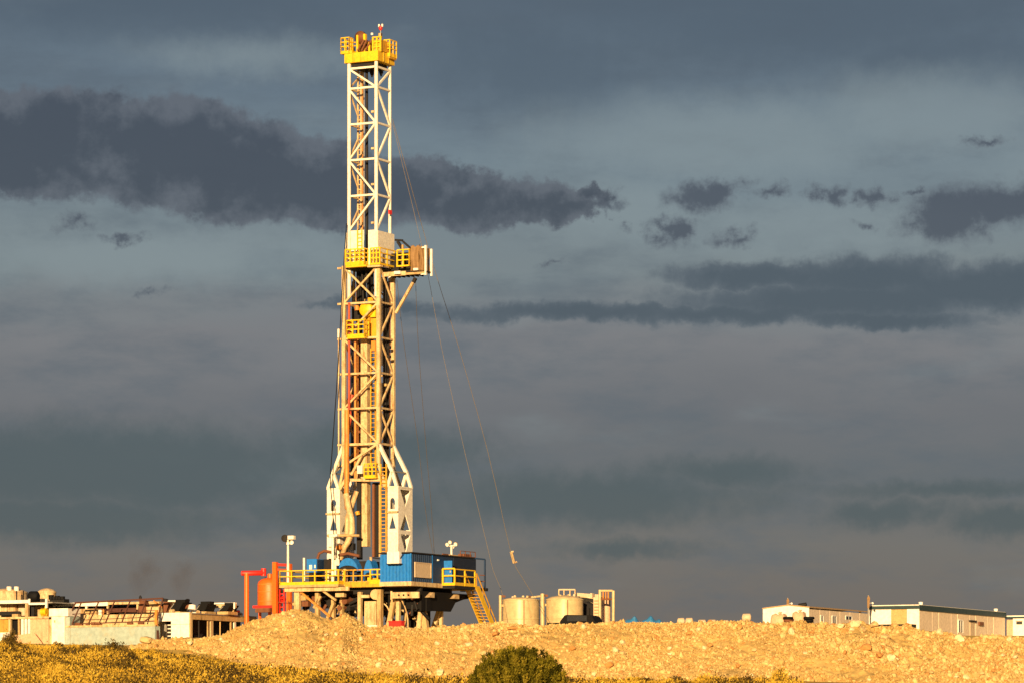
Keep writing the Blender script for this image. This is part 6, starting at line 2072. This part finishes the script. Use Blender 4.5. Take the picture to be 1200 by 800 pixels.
def edge_trailer():
    fr = Frame(1187, 330.0, 8.6, 27)
    t = fr.thing('white_trailer', 'white trailer cut off by the right picture edge', 'trailer', (2, 0, 0))
    xb = fr.f(1240, 720, 0)[0]; zt = fr.f(1187, 724, 0)[1]
    w0, zw1 = fr.f(1191, 727.5, 0); w1, zw0 = fr.f(1198, 731, 0)
    bx(t, 'front_wall', white, (0, xb), (0, .1), (0, zt))
    x0 = fr.f(1178, 722, 0)[0]
    bx(t, 'recess_wall', pink, (x0, -.003), (.4, .5), (0, zt - .1))
    bx(t, 'roof_edge', white, (x0, xb), (-.15, 5), (zt + .15, zt + .25))
    bx(t, 'roof_band', teal, (x0, xb), (-.1, 4.9), (zt + .003, zt + .147))
    w = bx(t, 'window', dglass, (w0, w1), (-.02, -.003), (zw0, zw1))
    bx(w, 'frame', beige, (w0 - .07, w1 + .07), (-.04, -.022), (zw1, zw1 + .07))
    bx(t, 'inner_box', siding, (0.1, xb), (.103, 4.8), (0, zt))


edge_trailer()

# ================================================================== smoke from the engines
def smoke(px, py, wpx, hpx, Y, dens, label, seed):
    fr = Frame(px, Y, 0, 0)
    c = at(px, py, Y)
    bm = bmesh.new(); bmesh.ops.create_icosphere(bm, subdivisions=4, radius=1)
    w, h = wpx / 2 / F * Y, hpx / 2 / F * Y
    rg = random.Random(seed); ph = [rg.uniform(0, 6) for _ in range(4)]
    for v in bm.verts:
        n = v.co.copy()
        k = 1 + .16 * math.sin(4 * n.z + ph[0] + 2 * n.x) + .1 * math.sin(7 * n.x + ph[1])
        taper = .75 + .35 * n.z
        v.co = Vector((n.x * w * k * taper + .25 * w * n.z, n.y * w * k * taper, n.z * h))
    me = bpy.data.meshes.new('smoke'); bm.to_mesh(me); bm.free()
    o = bpy.data.objects.new('smoke', me); COL.objects.link(o); o.location = c
    m = bpy.data.materials.new('smoke'); m.use_nodes = True
    nt = m.node_tree; nt.nodes.clear(); N = nt.nodes.new; L = nt.links.new
    pv = N('ShaderNodeVolumePrincipled'); pv.inputs['Color'].default_value = (.16, .12, .1, 1)
    tc = N('ShaderNodeTexCoord'); nz = N('ShaderNodeTexNoise'); nz.inputs['Scale'].default_value = .9; nz.inputs['Detail'].default_value = 3
    L(tc.outputs['Object'], nz.inputs['Vector'])
    # density falls off towards the rim of the puff
    mp = N('ShaderNodeVectorMath'); mp.operation = 'MULTIPLY'; mp.inputs[1].default_value = (1 / w, 1 / w, 1 / h); L(tc.outputs['Object'], mp.inputs[0])
    ln = N('ShaderNodeVectorMath'); ln.operation = 'LENGTH'; L(mp.outputs[0], ln.inputs[0])
    fo = N('ShaderNodeMapRange'); fo.interpolation_type = 'SMOOTHSTEP'; L(ln.outputs['Value'], fo.inputs[0]); fo.inputs[1].default_value = 1.0; fo.inputs[2].default_value = .15
    mr = N('ShaderNodeMapRange'); L(nz.outputs[0], mr.inputs[0]); mr.inputs[1].default_value = .38; mr.inputs[2].default_value = .7; mr.inputs[4].default_value = dens
    mu = N('ShaderNodeMath'); mu.operation = 'MULTIPLY'; L(fo.outputs[0], mu.inputs[0]); L(mr.outputs[0], mu.inputs[1])
    L(mu.outputs[0], pv.inputs['Density'])
    out = N('ShaderNodeOutputMaterial'); L(pv.outputs[0], out.inputs['Volume'])
    me.materials.append(m)
    tag(o, label, 'smoke', 'faint exhaust smoke', 'stuff')


smoke(168, 672, 60, 72, 318, .26, 'faint dark exhaust smoke rising left over the tanks', 2)
smoke(214, 674, 48, 66, 318, .30, 'faint dark exhaust smoke rising right over the tanks', 5)
